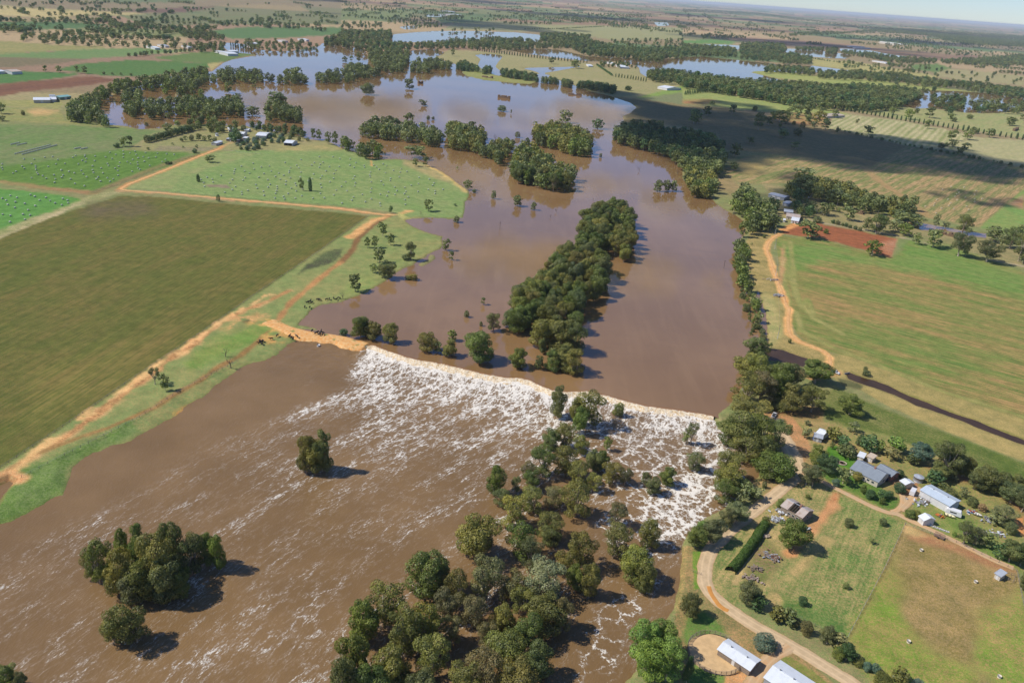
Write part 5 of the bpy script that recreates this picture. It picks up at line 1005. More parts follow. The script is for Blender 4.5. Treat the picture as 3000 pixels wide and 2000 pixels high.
def building(name, label, cat, spec, h=3.0, rise=1.2, roof='white', wall='cream', doors=1, windows=3, group=None, style='gable', open_front=False, vents=0, chimney=False, min_d=0, holes=()):
    ctr, rz, L, D = frame3(spec, h); D = max(D, min_d); rt = empty(name, (*ctr, 0), rz, label, cat, group); x, y = L / 2, D / 2; e = .35
    b = MB(); wz = -.4
    if style == 'skillion': tops = lambda yy: h + rise * (yy + y) / D
    else: tops = lambda yy: h + rise * (1 - abs(yy) / y)
    if open_front:
        b.add([(-x, y, wz), (x, y, wz), (x, y, tops(y)), (-x, y, tops(y))], [(0, 1, 2, 3)])
        for sx in (-x, x):
            b.add([(sx, -y, wz), (sx, y, wz), (sx, y, tops(y)), (sx, 0, tops(0)), (sx, -y, tops(-y))], [(0, 1, 2, 3, 4)])
        nb = max(2, int(L / 4.5))
        for i in range(nb + 1): xx = -x + L * i / nb; b.box(max(xx - .1, -x + .01), min(xx + .1, x - .01), -y, -y + .2, wz, tops(-y) - .02)
    else:
        for sy in (-y, y): b.add([(-x, sy, wz), (x, sy, wz), (x, sy, tops(sy)), (-x, sy, tops(sy))], [(0, 1, 2, 3) if sy < 0 else (3, 2, 1, 0)])
        for sx in (-x, x): b.add([(sx, -y, wz), (sx, y, wz), (sx, y, tops(y)), (sx, 0, tops(0)), (sx, -y, tops(-y))], [(0, 1, 2, 3, 4) if sx > 0 else (4, 3, 2, 1, 0)])
    b.build('wall', WALLS[wall], rt)
    r = MB(); th = .12; run = [(-y - e, 0), (0, y + e)] if style == 'gable' else [(-y - e, y + e)]
    slope = rise / y if style == 'gable' else rise / D
    cols_ = max(1, int(L / 3)) if holes else 1
    for si, (ya, yb) in enumerate(run):
        def zz(yy): return (h + rise - abs(yy) * slope if style == 'gable' else h + rise * (yy + y) / D) + .03
        for c_ in range(cols_):
            if (si, c_) in holes: continue
            xa = -x - e + (L + 2 * e) * c_ / cols_; xb = -x - e + (L + 2 * e) * (c_ + 1) / cols_
            if holes: ya2, yb2 = ya, yb
            r.add([(xa, ya, zz(ya)), (xb, ya, zz(ya)), (xb, yb, zz(yb)), (xa, yb, zz(yb)), (xa, ya, zz(ya) + th), (xb, ya, zz(ya) + th), (xb, yb, zz(yb) + th), (xa, yb, zz(yb) + th)],
                  [(0, 3, 2, 1), (4, 5, 6, 7), (0, 1, 5, 4), (1, 2, 6, 5), (2, 3, 7, 6), (3, 0, 4, 7)])
    ro = r.build('roof', ROOFS[roof], rt)
    if style == 'gable':
        cp = MB(); cp.box(-x - e, x + e, -.16, .16, h + rise + .12, h + rise + .20); cp.build('ridge_cap', ROOFS['zinc' if roof in ('rusty', 'grey') else 'white'], ro)
    if holes:
        rf = MB()
        for i in range(int(L / 1.0)):
            xx = -x + .4 + i * 1.0
            for s_ in (-1, 1): rf.add([(xx, 0, h + rise - .1), (xx + .12, 0, h + rise - .1), (xx + .12, s_ * y, h - .1), (xx, s_ * y, h - .1), (xx, 0, h + rise + .0), (xx + .12, 0, h + rise), (xx + .12, s_ * y, h), (xx, s_ * y, h)], [(0, 1, 2, 3), (4, 5, 6, 7), (0, 1, 5, 4), (2, 3, 7, 6), (1, 2, 6, 5), (3, 0, 4, 7)])
        rf.build('rafters', WALLS['timber'], rt)
    if not open_front:
        slots = np.linspace(-x, x, doors + windows + 2)[1:-1]
        for i, sx in enumerate(slots):
            if i < doors:
                dw = min(.5 if h < 2.8 or windows else 1.7, L * .2); d = MB(); d.box(sx - dw, sx + dw, -y - .06, -y + .02, 0.02, min(2.1 if dw < .8 else h - .4, h - .2)); do = d.build('door', WALLS['timber'] if windows else FRAME, rt)
                hd = MB(); hd.box(sx + dw - .2, sx + dw - .1, -y - .12, -y - .06, 1.0, 1.1); hd.build('handle', STEEL, do)
            else:
                f_ = MB(); f_.box(sx - .65, sx + .65, -y - .05, -y + .02, 1.0, 2.0); fo = f_.build('window', FRAME, rt); g = MB(); g.box(sx - .57, sx + .57, -y - .08, -y - .052, 1.08, 1.92); g.build('pane', GLASS, fo)
        if L > 6 and windows:
            for sx, s_ in ((x, 1), (-x, -1)):
                f_ = MB(); f_.box(min(sx, sx + .05 * s_), max(sx, sx + .05 * s_), -.6, .6, 1.0, 2.0); fo = f_.build('window', FRAME, rt); g = MB(); g.box(min(sx + .052 * s_, sx + .08 * s_), max(sx + .052 * s_, sx + .08 * s_), -.52, .52, 1.08, 1.92); g.build('pane', GLASS, fo)
    for i in range(vents):
        v = MB(); xx = -x + L * (i + .5) / vents; v.tube([(xx, 0, h + rise + .1), (xx, 0, h + rise + .55)], .25, 8); v.build('roof_vent', STEEL, ro)
    if chimney: v = MB(); v.box(x * .2, x * .2 + .7, -.35, .35, h + rise - .6, h + rise + .9); v.build('chimney', WALLS['brick'], ro)
    return rt
building('machinery_shed', 'long pale roofed shed standing beside the sandy round yard', 'shed', "E2 245 1178 462 1322 515 1240", 2.4, .8, 'white', 'timber', 1, 0, vents=2)
building('hay_shed', 'large pale roofed shed cut by the bottom edge beside the gravel road', 'shed', "E2 565 1372 850 1565 930 1425", 3.2, 1.2, 'white', 'grey', 2, 0, vents=3)
building('derelict_house', 'derelict house with rusted roof sheets missing and rafters showing', 'house', "E2 680 190 825 272 868 205", 3.0, 1.5, 'rusty', 'timber', 1, 3, holes=((0, 1), (1, 1)), chimney=True)
building('workshop_shed', 'long light steel workshop with white doors beside the scrap yard', 'shed', "E2 1640 82 1838 192 1862 128", 3.4, .8, 'blue', 'white', 3, 0, vents=2)
building('garden_shed', 'tall narrow white gabled shed beside the scrap yard fence', 'shed', "E2 1630 262 1664 292 1692 244", 2.6, 1.1, 'white', 'white', 1, 0)
building('farmhouse', 'main farmhouse with dark grey sheet roof and lawn on its left', 'house', "C2 1158 1226 1347 1320 1385 1245", 2.8, 2.2, 'grey', 'cream', 1, 4, chimney=True, min_d=9)
building('house_wing', 'long low grey roofed wing behind the main farmhouse carport', 'house wing', "C2 1335 1225 1438 1282 1465 1243", 2.7, 1.1, 'grey', 'brick', 1, 2)
building('garden_hut', 'small white gabled hut in the trees beside the car park', 'hut', "C2 925 978 968 998 975 960", 2.6, 1.0, 'white', 'white', 1, 1)
building('grey_hut', 'small grey roofed shelter joined to the front of the white hut', 'hut', "C2 905 1008 962 1022 972 995", 2.3, .9, 'zinc', 'grey', 1, 0)
building('tool_shed', 'small flat white shed behind the grey farmhouse roof', 'shed', "C2 1208 1142 1245 1155 1258 1128", 2.3, .3, 'white', 'cream', 1, 0, style='skillion')
building('tool_shed', 'small cream roofed shed right of the flat white one behind the farmhouse', 'shed', "C2 1272 1142 1310 1160 1325 1140", 2.3, .4, 'tan', 'cream', 1, 0, style='skillion')
building('tool_shed', 'white garden shed with cream walls below the water tank', 'shed', "C2 1500 1312 1535 1338 1558 1300", 2.3, .7, 'white', 'cream', 1, 0)
building('pump_shed', 'tiny grey roofed cream shed alone at the far right paddock corner', 'shed', "E2 2155 655 2192 678 2207 648", 2.1, .5, 'zinc', 'cream', 1, 0, style='skillion')
# farm on the flooded point
building('hay_shed', 'white arched looking shed in the flooded point farm, largest there', 'shed', "B0 1762 228 1832 232 1850 208", 3.5, 1.2, 'white', 'cream', 2, 0)
building('hay_shed', 'white roofed open shed alone right of the orchards', 'shed', "B0 1955 278 2012 283 2020 262", 3.2, 1.6, 'white', 'white', 0, 0, open_front=True)
building('machinery_shed', 'long low white shed beside the end of the orange track', 'shed', "B0 1482 282 1528 268 1560 250", 2.8, .8, 'white', 'cream', 2, 0, min_d=6)
building('machinery_shed', 'long thin grey shed above the citrus orchard', 'shed', "B0 1558 252 1645 262 1648 250", 2.6, .7, 'zinc', 'timber', 2, 0, min_d=5)
building('farmhouse', 'white roofed house hidden in trees on the flooded point', 'house', "B0 1575 190 1612 190 1618 172", 2.8, 1.6, 'white', 'cream', 1, 2, min_d=9)
building('farmhouse', 'bright white roofed house right of the hidden one on the point', 'house', "B0 1640 215 1678 218 1682 205", 2.8, 1.3, 'white', 'white', 1, 2, min_d=8)
building('tool_shed', 'small white shed between the white houses and the orchard', 'shed', "B0 1672 245 1700 247 1702 236", 2.4, .6, 'white', 'white', 1, 0)
building('tool_shed', 'small white shed by the water behind the point farm', 'shed', "B0 1682 190 1710 192 1712 182", 2.4, .6, 'white', 'white', 1, 0)
# farmhouses under the trees across the river
building('machinery_shed', 'long grey roofed shed highest of the shaded riverside farm', 'shed', "B2 592 632 700 658 706 640", 3.2, .9, 'zinc', 'grey', 2, 0)
building('machinery_shed', 'small blue grey roofed shed below the long shaded one', 'shed', "B2 690 690 730 700 738 680", 3.0, .8, 'zinc', 'grey', 1, 0)
building('machinery_shed', 'half hidden grey roof between shaded sheds and white farmhouse', 'shed', "B2 700 752 760 760 768 742", 2.8, .8, 'zinc', 'timber', 1, 0)
building('farmhouse', 'weathered roofed riverside house behind the bright white block', 'house', "B2 715 785 808 798 820 775", 2.8, 1.4, 'rusty', 'cream', 1, 3)
building('farmhouse', 'bright white roofed riverside house front block', 'house', "B2 748 812 798 820 812 796", 2.7, 1.2, 'white', 'white', 1, 1)
building('tool_shed', 'tiny white shed left of the white riverside house', 'shed', "B2 694 810 708 812 712 802", 2.2, .5, 'white', 'white', 1, 0)
# far farms
for nm, lb, ct, sp, h_, rs_, rf, wl in (
 ('hay_shed', 'long white roofed shed by the ploughed paddock at far left', 'shed', "A0 230 690 345 690 345 672", 4, 1.2, 'white', 'cream'), ('hay_shed', 'white shed joining the long one at far left', 'shed', "A0 345 686 388 686 388 668", 3.6, 1, 'white', 'cream'),
 ('hay_shed', 'green roofed shed at the right of the far left farm', 'shed', "A0 412 672 490 664 490 650", 3.6, 1.2, 'green', 'green'), ('farmhouse', 'small house roof behind the far left sheds', 'house', "A0 340 662 378 662 378 655", 3, 1, 'zinc', 'cream'),
 ('hay_shed', 'white and orange shed standing alone by the road at far left', 'shed', "A0 82 496 152 492 152 476", 4.5, 1.5, 'tan', 'white'), ('hay_shed', 'white shed cut by the left edge of the photo', 'shed', "A0 -30 495 35 492 35 480", 4, 1.2, 'white', 'white'),
 ('farmhouse', 'white house left in the tree line above the green field', 'house', "A0 1068 332 1104 332 1104 318", 4, 1.5, 'white', 'white'), ('farmhouse', 'grey house second in the tree line above the green field', 'house', "A0 1138 318 1165 318 1165 306", 4, 1.5, 'zinc', 'white'),
 ('farmhouse', 'small white house third in the tree line above the green field', 'house', "A0 1296 324 1325 324 1325 314", 4, 1.2, 'white', 'white'),
 ('hay_shed', 'white shed nearest the corner of the far lake', 'shed', "A0 1570 372 1640 372 1640 358", 5, 1.5, 'white', 'white'), ('hay_shed', 'white shed behind the one at the far lake corner', 'shed', "A0 1590 356 1645 354 1645 344", 5, 1.5, 'white', 'white'), ('hay_shed', 'low white shed left of the far lake corner sheds', 'shed', "A0 1520 360 1560 360 1560 350", 4, 1, 'white', 'white'),
 ('farmhouse', 'white house across the water from the far lake corner', 'house', "A0 1745 302 1785 302 1785 292", 5, 1.5, 'white', 'white'), ('farmhouse', 'pale house among trees above the lake at far right of its row', 'house', "A0 2110 275 2130 275 2130 266", 5, 1.2, 'white', 'white'), ('farmhouse', 'pale house among trees above the lake left of its neighbour', 'house', "A0 1960 282 1985 282 1985 274", 5, 1.2, 'tan', 'white'), ('farmhouse', 'white house beside the flooded willows in the upper left belt', 'house', "A0 1145 528 1172 528 1172 518", 3, 1.2, 'white', 'white'),
 ('farmhouse', 'long white roofed building behind the pasture hedge', 'house', "A1 1922 462 1985 466 1985 452", 4, 1.2, 'white', 'white'), ('tool_shed', 'small white shed at the end of the cypress row', 'shed', "A1 1703 454 1733 456 1733 446", 3, 1, 'white', 'white'),
 ('hay_shed', 'white gabled shed on the bare ground right of the upper lake', 'shed', "A1 2180 598 2245 610 2252 592", 4.5, 2.5, 'white', 'white'), ('farmhouse', 'white house left of the far cypress row', 'house', "A1 1870 436 1885 436 1885 428", 4, 1.2, 'white', 'white'),
 ('farmhouse', 'tan roofed house with pale yard beyond the striped paddock', 'house', "A2 995 802 1118 796 1110 778", 3.5, 1.8, 'tan', 'cream'), ('hay_shed', 'white shed far beyond the upper right wood', 'shed', "A2 1400 434 1432 436 1432 426", 4, 1, 'white', 'white'),
 ('hay_shed', 'white shed in the distant paddock above the long waters, left', 'shed', "A2 1135 316 1152 318 1152 311", 5, 1, 'white', 'white'), ('hay_shed', 'white shed in the distant paddock above the long waters, right', 'shed', "A2 1172 328 1190 330 1190 322", 5, 1, 'white', 'white'),
 ('farmhouse', 'far pale house in the scattered village at upper right', 'house', "A2 1525 305 1542 306 1542 297", 6, 1, 'white', 'white'), ('farmhouse', 'far cream house left in the scattered village at upper right', 'house', "A2 1458 308 1472 309 1472 301", 6, 1, 'tan', 'cream'), ('farmhouse', 'far white house beside the distant pond at upper middle', 'house', "A1 800 104 830 104 830 97", 6, 1.5, 'white', 'white'), ('farmhouse', 'far white house right beside the distant pond trees', 'house', "A1 765 82 785 82 785 75", 6, 1.5, 'white', 'white')):
    building(nm, lb, ct, sp, h_, rs_, rf, wl, 1, 0, min_d=7)
# water tanks
def tank(label, spec, r, h, mat):
    p = W(spec)[0]; t = empty('water_tank', p, 0, label, 'water tank'); b = MB(); b.tube([(0, 0, -.2), (0, 0, h)], r, 20); b.build('tank_body', mat, t)
    b = MB(); vs = [(0, 0, h + r * .3)] + [(math.cos(a) * (r + .08), math.sin(a) * (r + .08), h + .02) for a in np.linspace(0, 2 * math.pi, 21)[:-1]]; b.add(vs, [(0, i, i % 20 + 1) for i in range(1, 21)]); b.build('tank_roof', ROOFS['zinc'], t)
tank('round grey corrugated water tank above the white garden shed', "C2 1620 1312", 2.1, 2.2, STEEL); tank('white water tank standing alone between hedge and point farm', "B0 1495 232", 1.9, 3.0, WALLS['white']); tank('white water tank in the shade left of the planted wood', "B2 868 654", 2.2, 1.8, WALLS['white'])
# round yard
c = W("E2 222 1212")[0]; sand = plain('yard_sand', col(206, 172, 124) * .9, .95, .12, .4, .1)
b = MB(); n = 48; Rr_ = 8.4; rng2 = random.Random(4); b.add([(c[0], c[1], .15)] + [(c[0] + Rr_ * math.cos(i * 2 * math.pi / n), c[1] + Rr_ * math.sin(i * 2 * math.pi / n), .15) for i in range(n)], [(0, i + 1, (i + 1) % n + 1) for i in range(n)])
b.build('yard_ground', sand, kind='structure')
t = empty('round_yard', (c[0], c[1], 0), 0, 'round sandy horse yard ringed by timber rails beside the red shed', 'stock yard'); pst = MB(); pst.tube([(0, 0, 0), (0, 0, 1.7)], .09, 6); pm = pst.mesh('post', WALLS['timber'])
for i in range(32): a = i * 2 * math.pi / 32; obj('post', pm, t, (8.5 * math.cos(a), 8.5 * math.sin(a), 0))
for z_ in (.5, .9, 1.3, 1.65):
    b = MB(); b.tube([(8.42 * math.cos(a), 8.42 * math.sin(a), z_) for a in np.linspace(0, 2 * math.pi, 65)], .06, 4, False); b.build('rail', WALLS['timber'], t)
def fence(label, spec, step=3.5, h=1.2, mat=None, wires=3, z=0, group=None, name='fence'):
    wp = W(spec, z)[:, :2]; cs_ = np.concatenate([[0], np.cumsum(np.hypot(*np.diff(wp, axis=0).T))]); n = min(99, int(cs_[-1] / step) + 1); tt_ = np.linspace(0, cs_[-1], n)
    t = empty(name, (*wp[0], z), 0, label, 'fence', group); b = MB(); b.tube([(0, 0, -.3), (0, 0, h)], .08, 5); pm = b.mesh('post', mat or WALLS['timber']); pts = [(np.interp(q, cs_, wp[:, 0]) - wp[0, 0], np.interp(q, cs_, wp[:, 1]) - wp[0, 1]) for q in tt_]
    for q in pts: obj('post', pm, t, (*q, 0))
    b = MB()
    for k in range(wires): b.tube([(*q, h * (k + 1) / (wires + .3)) for q in pts], .02 if wires > 1 else .05, 3, False)
    b.build('wire' if wires > 1 else 'rail', STEEL if wires > 1 else WALLS['timber'], t)
fence('wire fence between the dull green crop and the sandy track', "C0 0 1228 500 898 1020 538 1380 298 1790 8 B0 2200 1028 2352 915 B1 190 783", 4.2); fence('wire fence along the bank below the brown wheel track', "C0 150 1290 480 1120 700 1010 940 890 1250 690 1500 560 1640 490", 3.6)
fence('wire fence dividing green paddock from brown paddock', "E2 1532 322 1395 615 1132 1108", 3); fence('wire fence along the top of the brown paddock', "E2 1534 322 1900 452 2300 642", 3); fence('wire fence beside the roadside shrubs at lower right', "E2 1130 1108 900 1018 640 878", 3)
fence('wire fence down the right edge of the brown paddock', "E2 2300 642 2352 900", 3); fence('wire fence between the two left hay paddocks', "B0 1380 356 1150 438 840 560 650 622", 6); fence('wire fence along the orange track past the hay', "B1 0 715 B0 2352 715 1500 650 1100 612 880 600", 7); fence('short timber rail fence beside the bend in the gravel road', "E2 70 650 125 668", 1.2, 1.2, None, 1); fence('small timber rail yard beside the tiny grey shed', "E2 2210 690 2280 725 2290 680 2230 655", 1.4, 1.3, None, 1)
fence('white rail fence behind the scrap yard tyres', "E2 1660 300 1740 345 1815 375", 1.1, 1.2, WALLS['white'], 1); fence('farm fence below the orchard by the flooded point', "B0 1540 330 1640 345 1800 360", 5)

# ------------------------------------------------------------------ vehicles
def paint(name, c, rough=.3): return plain(name, c, rough, .04, 3, .5)
TYRE = plain('tyre_rubber', (.02, .02, .02), .8, .2)
def vehicle(name, label, cat, spec, body, L=4.7, Wd=1.8, kind='sedan'):
    a, b_ = W(spec, .5)[:2, :2]; d = b_ - a; c = (a + b_) / 2; t = empty(name, (*c, .12), math.atan2(d[1], d[0]), label, cat); x, y = L / 2, Wd / 2
    prof = {'sedan': [(-x, .35), (-x, .8), (-x + .25, .95), (x - 1.15, 1.0), (x - .15, .82), (x, .6), (x, .35)], 'ute': [(-x, .4), (-x, 1.0), (x - 1.3, 1.05), (x - .15, .9), (x, .65), (x, .4)],
            'van': [(-x, .4), (-x, 2.3), (x - 1.2, 2.3), (x - .4, 1.25), (x, 1.0), (x, .4)], 'caravan': [(-x, .45), (-x, 2.4), (-x + .3, 2.6), (x - .5, 2.6), (x, 1.7), (x, .45)]}[kind]
    m = MB(); n = len(prof); vs = []
    for yy, k in ((-y, .0), (-y + .08, .06), (y - .08, .06), (y, .0)): vs += [(px_ * (1 - (0 if k else .015)), yy, pz - (.04 if not k and pz > .6 else 0)) for px_, pz in prof]
    fs = [tuple(range(n)), tuple(range(3 * n, 4 * n))[::-1]] + [(r_ * n + i, r_ * n + (i + 1) % n, (r_ + 1) * n + (i + 1) % n, (r_ + 1) * n + i) for r_ in range(3) for i in range(n)]; m.add(vs, fs); m.build('body', body, t)
    if kind in ('sedan', 'ute'):
        cb = [(-x + .7, .95), (-x + 1.25, 1.42), (x - 2.0, 1.45), (x - 1.2, .97)] if kind == 'sedan' else [(-.25, 1.0), (-.1, 1.68), (x - 1.75, 1.7), (x - 1.1, 1.03)]
        g = MB(); vs = [(px_, s_ * (y - .12 - (pz - .95) * .25), pz) for s_ in (-1, 1) for px_, pz in cb]; g.add(vs, [(0, 1, 2, 3), (7, 6, 5, 4), (0, 4, 5, 1), (1, 5, 6, 2), (2, 6, 7, 3)]); g.build('window', GLASS, t)
        q = MB(); q.box(cb[1][0] + .03, cb[2][0] - .03, -(y - .28), y - .28, cb[1][1] + .0, cb[2][1] + .05); q.build('cabin_roof', body, t)
        if kind == 'ute': q = MB(); q.box(-x + .1, -.4, -y + .15, y - .15, 1.01, 1.05); q.build('tray', DARK, t)
    else:
        for s_ in (-1, 1): g = MB(); g.box(-x * .5, x * .35, min(s_ * y, s_ * (y + .02)), max(s_ * y, s_ * (y + .02)), 1.4, 1.95); g.build('window', GLASS, t)
    for wx_ in ((-x + .85, x - .85) if kind != 'caravan' else (-.35, .45)):
        for s_ in (-1, 1): w_ = MB(); w_.tube([(wx_, s_ * (y - .2), .33), (wx_, s_ * (y + .01), .33)], .33, 12); wo = w_.build('wheel', TYRE, t); r_ = MB(); r_.tube([(wx_, s_ * (y + .005), .33), (wx_, s_ * (y + .03), .33)], .18, 8); r_.build('rim', STEEL, wo)
    for s_ in (-1, 1):
        if kind != 'caravan': h_ = MB(); h_.box(x - .06, x + .02, s_ * (y - .4) - .15, s_ * (y - .4) + .15, .6, .75); h_.build('headlight', FRAME, t)
    return t
vehicle('parked_ute', 'white ute parked on the orange clay beside the big trees', 'ute', "C2 620 878 640 845", paint('white_paint', (.72, .72, .72)), 4.9, 1.85, 'ute'); vehicle('parked_car', 'dark blue car parked under the edge of the big trees', 'car', "C2 572 905 632 913", paint('blue_paint', (.04, .08, .16)))
vehicle('parked_ute', 'white ute parked at the head of the canal', 'ute', "C2 1038 562 1068 572", paint('cream_white_paint', (.70, .70, .68)), 4.6, 1.8, 'ute'); vehicle('parked_car', 'dark navy car parked at the grey farmhouse carport', 'car', "C2 1390 1312 1412 1282", paint('navy_paint', (.02, .03, .06)))
vehicle('caravan', 'white caravan parked on the grass below the workshop', 'caravan', "E2 1820 232 1910 262", paint('caravan_white', (.70, .69, .66)), 5.8, 2.3, 'caravan'); vehicle('delivery_van', 'white van with rusty roof parked by the end of the workshop', 'van', "E2 1572 125 1600 78", paint('van_white', (.66, .64, .62)), 5.2, 2.0, 'van')
# boat, trailer, tarp, tyres, scrap
def hull(label, spec, L, mat, Wd=1.7):
    a, b_ = W(spec, .4)[:2, :2]; d = b_ - a; t = empty('dinghy', (*(a + b_) / 2, .1), math.atan2(d[1], d[0]), label, 'boat'); m = MB(); sec = []; N = 9
    for i in range(N):
        u = i / (N - 1); wd = Wd / 2 * (1 - max(0, (u - .45) / .55) ** 2.2) * (.9 + .1 * min(1, u * 4)); x_ = -L / 2 + L * u; sec += [(x_, -wd, .75 + .2 * u), (x_, -wd * .75, .25 + .2 * u), (x_, 0, .1 + .4 * max(0, u - .6)), (x_, wd * .75, .25 + .2 * u), (x_, wd, .75 + .2 * u)]
    m.add(sec, [(i * 5 + k, i * 5 + k + 1, i * 5 + k + 6, i * 5 + k + 5) for i in range(N - 1) for k in range(4)] + [(0, 1, 2, 3, 4)], True); m.build('hull', mat, t); q = MB()
    for xx in (-L * .25, L * .05): q.box(xx, xx + .3, -Wd * .42, Wd * .42, .55, .62)
    q.build('seat', WALLS['timber'], t)
hull('yellow and white dinghy lying beside the caravan', "E2 1815 252 1865 272", 4.2, plain('pale_yellow_paint', (.68, .62, .38), .4)); hull('white hull lying in the scrap yard above the small white shed', "E2 1640 125 1685 150", 4.0, plain('white_gelcoat', (.68, .68, .68), .3)); hull('white hull lying nearest the workshop doors', "E2 1675 140 1720 175", 3.4, plain('white_gelcoat_worn', (.60, .60, .58), .5)); hull('pale upturned boat near the scrap at far right', "E2 2010 245 2050 262", 3.4, plain('pale_gelcoat', (.58, .56, .5), .5))
a, b_ = W("E2 1742 385 1796 410", .8)[:2, :2]; d = b_ - a; t = empty('stock_trailer', (*(a + b_) / 2, 0), math.atan2(d[1], d[0]), 'rusty brown caged stock trailer beside the paddock corner', 'trailer'); m = MB(); m.box(-1.9, 1.9, -.9, .9, .5, .62); m.build('trailer_bed', WALLS['timber'], t); m = MB()
for i in range(9):
    xx = -1.85 + i * .4625
    for s_ in (-.87, .87): m.box(xx - .03, xx + .03, s_ - .03, s_ + .03, .62, 1.55)
for z_ in (.95, 1.25, 1.52): 
    for s_ in (-.9, .9): m.box(-1.9, 1.9, s_ - .05, s_ + .05, z_, z_ + .06)
m.build('cage', plain('rust', (.20, .10, .06), .9, .3), t)
for s_ in (-1, 1): w_ = MB(); w_.tube([(0, s_ * .95, .34), (0, s_ * 1.13, .34)], .34, 12); w_.build('wheel', TYRE, t)
def junk(label, spec, n, spread, mats, seed, name='scrap_heap', cat='scrap heap', smin=.4, smax=1.5):
    p = W(spec)[0]; t = empty(name, (*p[:2], 0), 0, label, cat); rs_ = random.Random(seed)
    for k, mt in enumerate(mats):
        m = MB()
        for _ in range(n):
            x_, y_ = rs_.gauss(0, spread), rs_.gauss(0, spread * .6); l_, w_, h_ = rs_.uniform(smin, smax), rs_.uniform(.2, .7), rs_.uniform(.06, .5); a_ = rs_.uniform(0, 3.14); z_ = rs_.uniform(0, .25); tl = rs_.uniform(-.3, .3)
            vs = [((sx * l_) * math.cos(a_) - (sy * w_) * math.sin(a_) + x_, (sx * l_) * math.sin(a_) + (sy * w_) * math.cos(a_) + y_, z_ + (h_ if sz else 0) + sx * tl * l_ + abs(tl) * l_) for sz in (0, 1) for sx, sy in ((-.5, -.5), (.5, -.5), (.5, .5), (-.5, .5))]
            m.add(vs, [(0, 3, 2, 1), (4, 5, 6, 7), (0, 1, 5, 4), (1, 2, 6, 5), (2, 3, 7, 6), (3, 0, 4, 7)])
        m.build(('sheet_metal', 'timber', 'rubble')[k], mt, t)
SCR = [ROOFS['white'], WALLS['timber'], WALLS['grey']]
junk('white and grey rubble spread left of the derelict house', "E2 645 290", 26, 1.5, SCR, 1); junk('pale building rubble under the front wall of the derelict house', "E2 700 240", 22, 1.7, SCR, 2); junk('small pile of pale boards right of the big dark green tree', "E2 838 348", 9, .7, SCR, 3)
junk('burnt pile of iron and branches below the hedge', "E2 605 545", 22, 1.9, [plain('burnt_rust', (.20, .11, .07), .9, .3), WALLS['timber'], WALLS['grey']], 4); junk('white drums and sheets in the scrap yard below the workshop', "E2 1700 150", 22, 2.2, SCR, 5); junk('scattered white parts around the scrap yard fence', "E2 1640 175", 14, 1.8, SCR, 6)
junk('small coloured bits by the far right scrap', "E2 1985 235", 8, .9, [plain('faded_blue', (.10, .22, .42), .6), WALLS['white'], WALLS['red']], 7); junk('white sheets and hulks at the far right of the scrap yard', "E2 2145 385", 18, 1.8, SCR, 8); junk('grey timber and iron pile above the far right sheets', "E2 2115 295", 18, 1.6, [WALLS['timber'], WALLS['grey'], ROOFS['zinc']], 9)
junk('red and orange machinery parts below the workshop', "E2 1772 262", 7, .8, [WALLS['red'], STEEL, plain('orange_paint', (.5, .16, .04), .6)], 10); junk('pale fallen timber heap on the dry river bank', "C2 655 40", 14, 1.6, [plain('bleached_wood', (.55, .52, .48), .9), WALLS['timber'], WALLS['grey']], 11, 'driftwood_pile', 'driftwood', 1, 3.5); junk('pale fallen branches above the driftwood on the dry bank', "B2 610 1225", 8, 2.2, [plain('grey_branch', (.42, .38, .33), .9), WALLS['timber']], 12, 'driftwood_pile', 'driftwood', 1, 3.5)
junk('pale cut branches beside the hedge end', "E2 570 405", 14, .8, [plain('straw_branch', (.45, .36, .26), .9), WALLS['timber']], 14, 'branch_pile', 'branches'); junk('pinkish brushwood heap below the burnt pile', "E2 470 690", 16, 1.5, [plain('pink_brush', (.34, .25, .20), .9), WALLS['timber']], 15, 'branch_pile', 'branches'); junk('brown brushwood heap below the white sheets of the burnt pile', "E2 500 625", 14, 1.4, [WALLS['timber'], plain('brown_brush', (.22, .16, .11), .9)], 16, 'branch_pile', 'branches')
m = MB(); p = W("C2 915 1028")[0]; vs = [(p[0] - 1.6, p[1] - .8, .4), (p[0] + 1.5, p[1] - 1.1, .5), (p[0] + 1.7, p[1] + .9, 1.0), (p[0] - 1.3, p[1] + 1.0, .9), (p[0], p[1], 1.2)]; m.add(vs, [(0, 1, 4), (1, 2, 4), (2, 3, 4), (3, 0, 4), (3, 2, 1, 0)]); m.build('tarpaulin', plain('blue_tarp', (.04, .20, .50), .5), label='small bright blue tarpaulin below the grey hut', cat='tarpaulin')
tm_ = MB(); tm_.tube([(0, 0, 0), (0, 0, .22)], .42, 12); tym = tm_.mesh('tyre', WALLS['white'])
wl = W("E2 1665 312 1830 372")[:, :2]
for i in range(12):
    q = wl[0] + (wl[1] - wl[0]) * i / 11; o = obj('painted_tyre', tym, None, (*q, .02), label='small round white drum in the row behind the paddock fence', cat='drum', group='white drums in a row behind the paddock')
# flower ring on the lawn
p = W("C2 1097 1192")[0]; t = empty('flower_bed', (*p[:2], .1), 0, 'round stone edged flower bed on the farmhouse lawn', 'flower bed'); b = MB(); b.tube([(2.0 * math.cos(a), 1.6 * math.sin(a), .08) for a in np.linspace(0, 2 * math.pi, 33)], .22, 6, False); b.build('stone_edge', plain('edge_stone', (.45, .36, .28), .9), t); b = MB(); b.tube([(0, 0, 0), (0, 0, .25)], [1.4, .9], 14); b.build('soil', plain('garden_soil', (.16, .10, .07), .95), t)
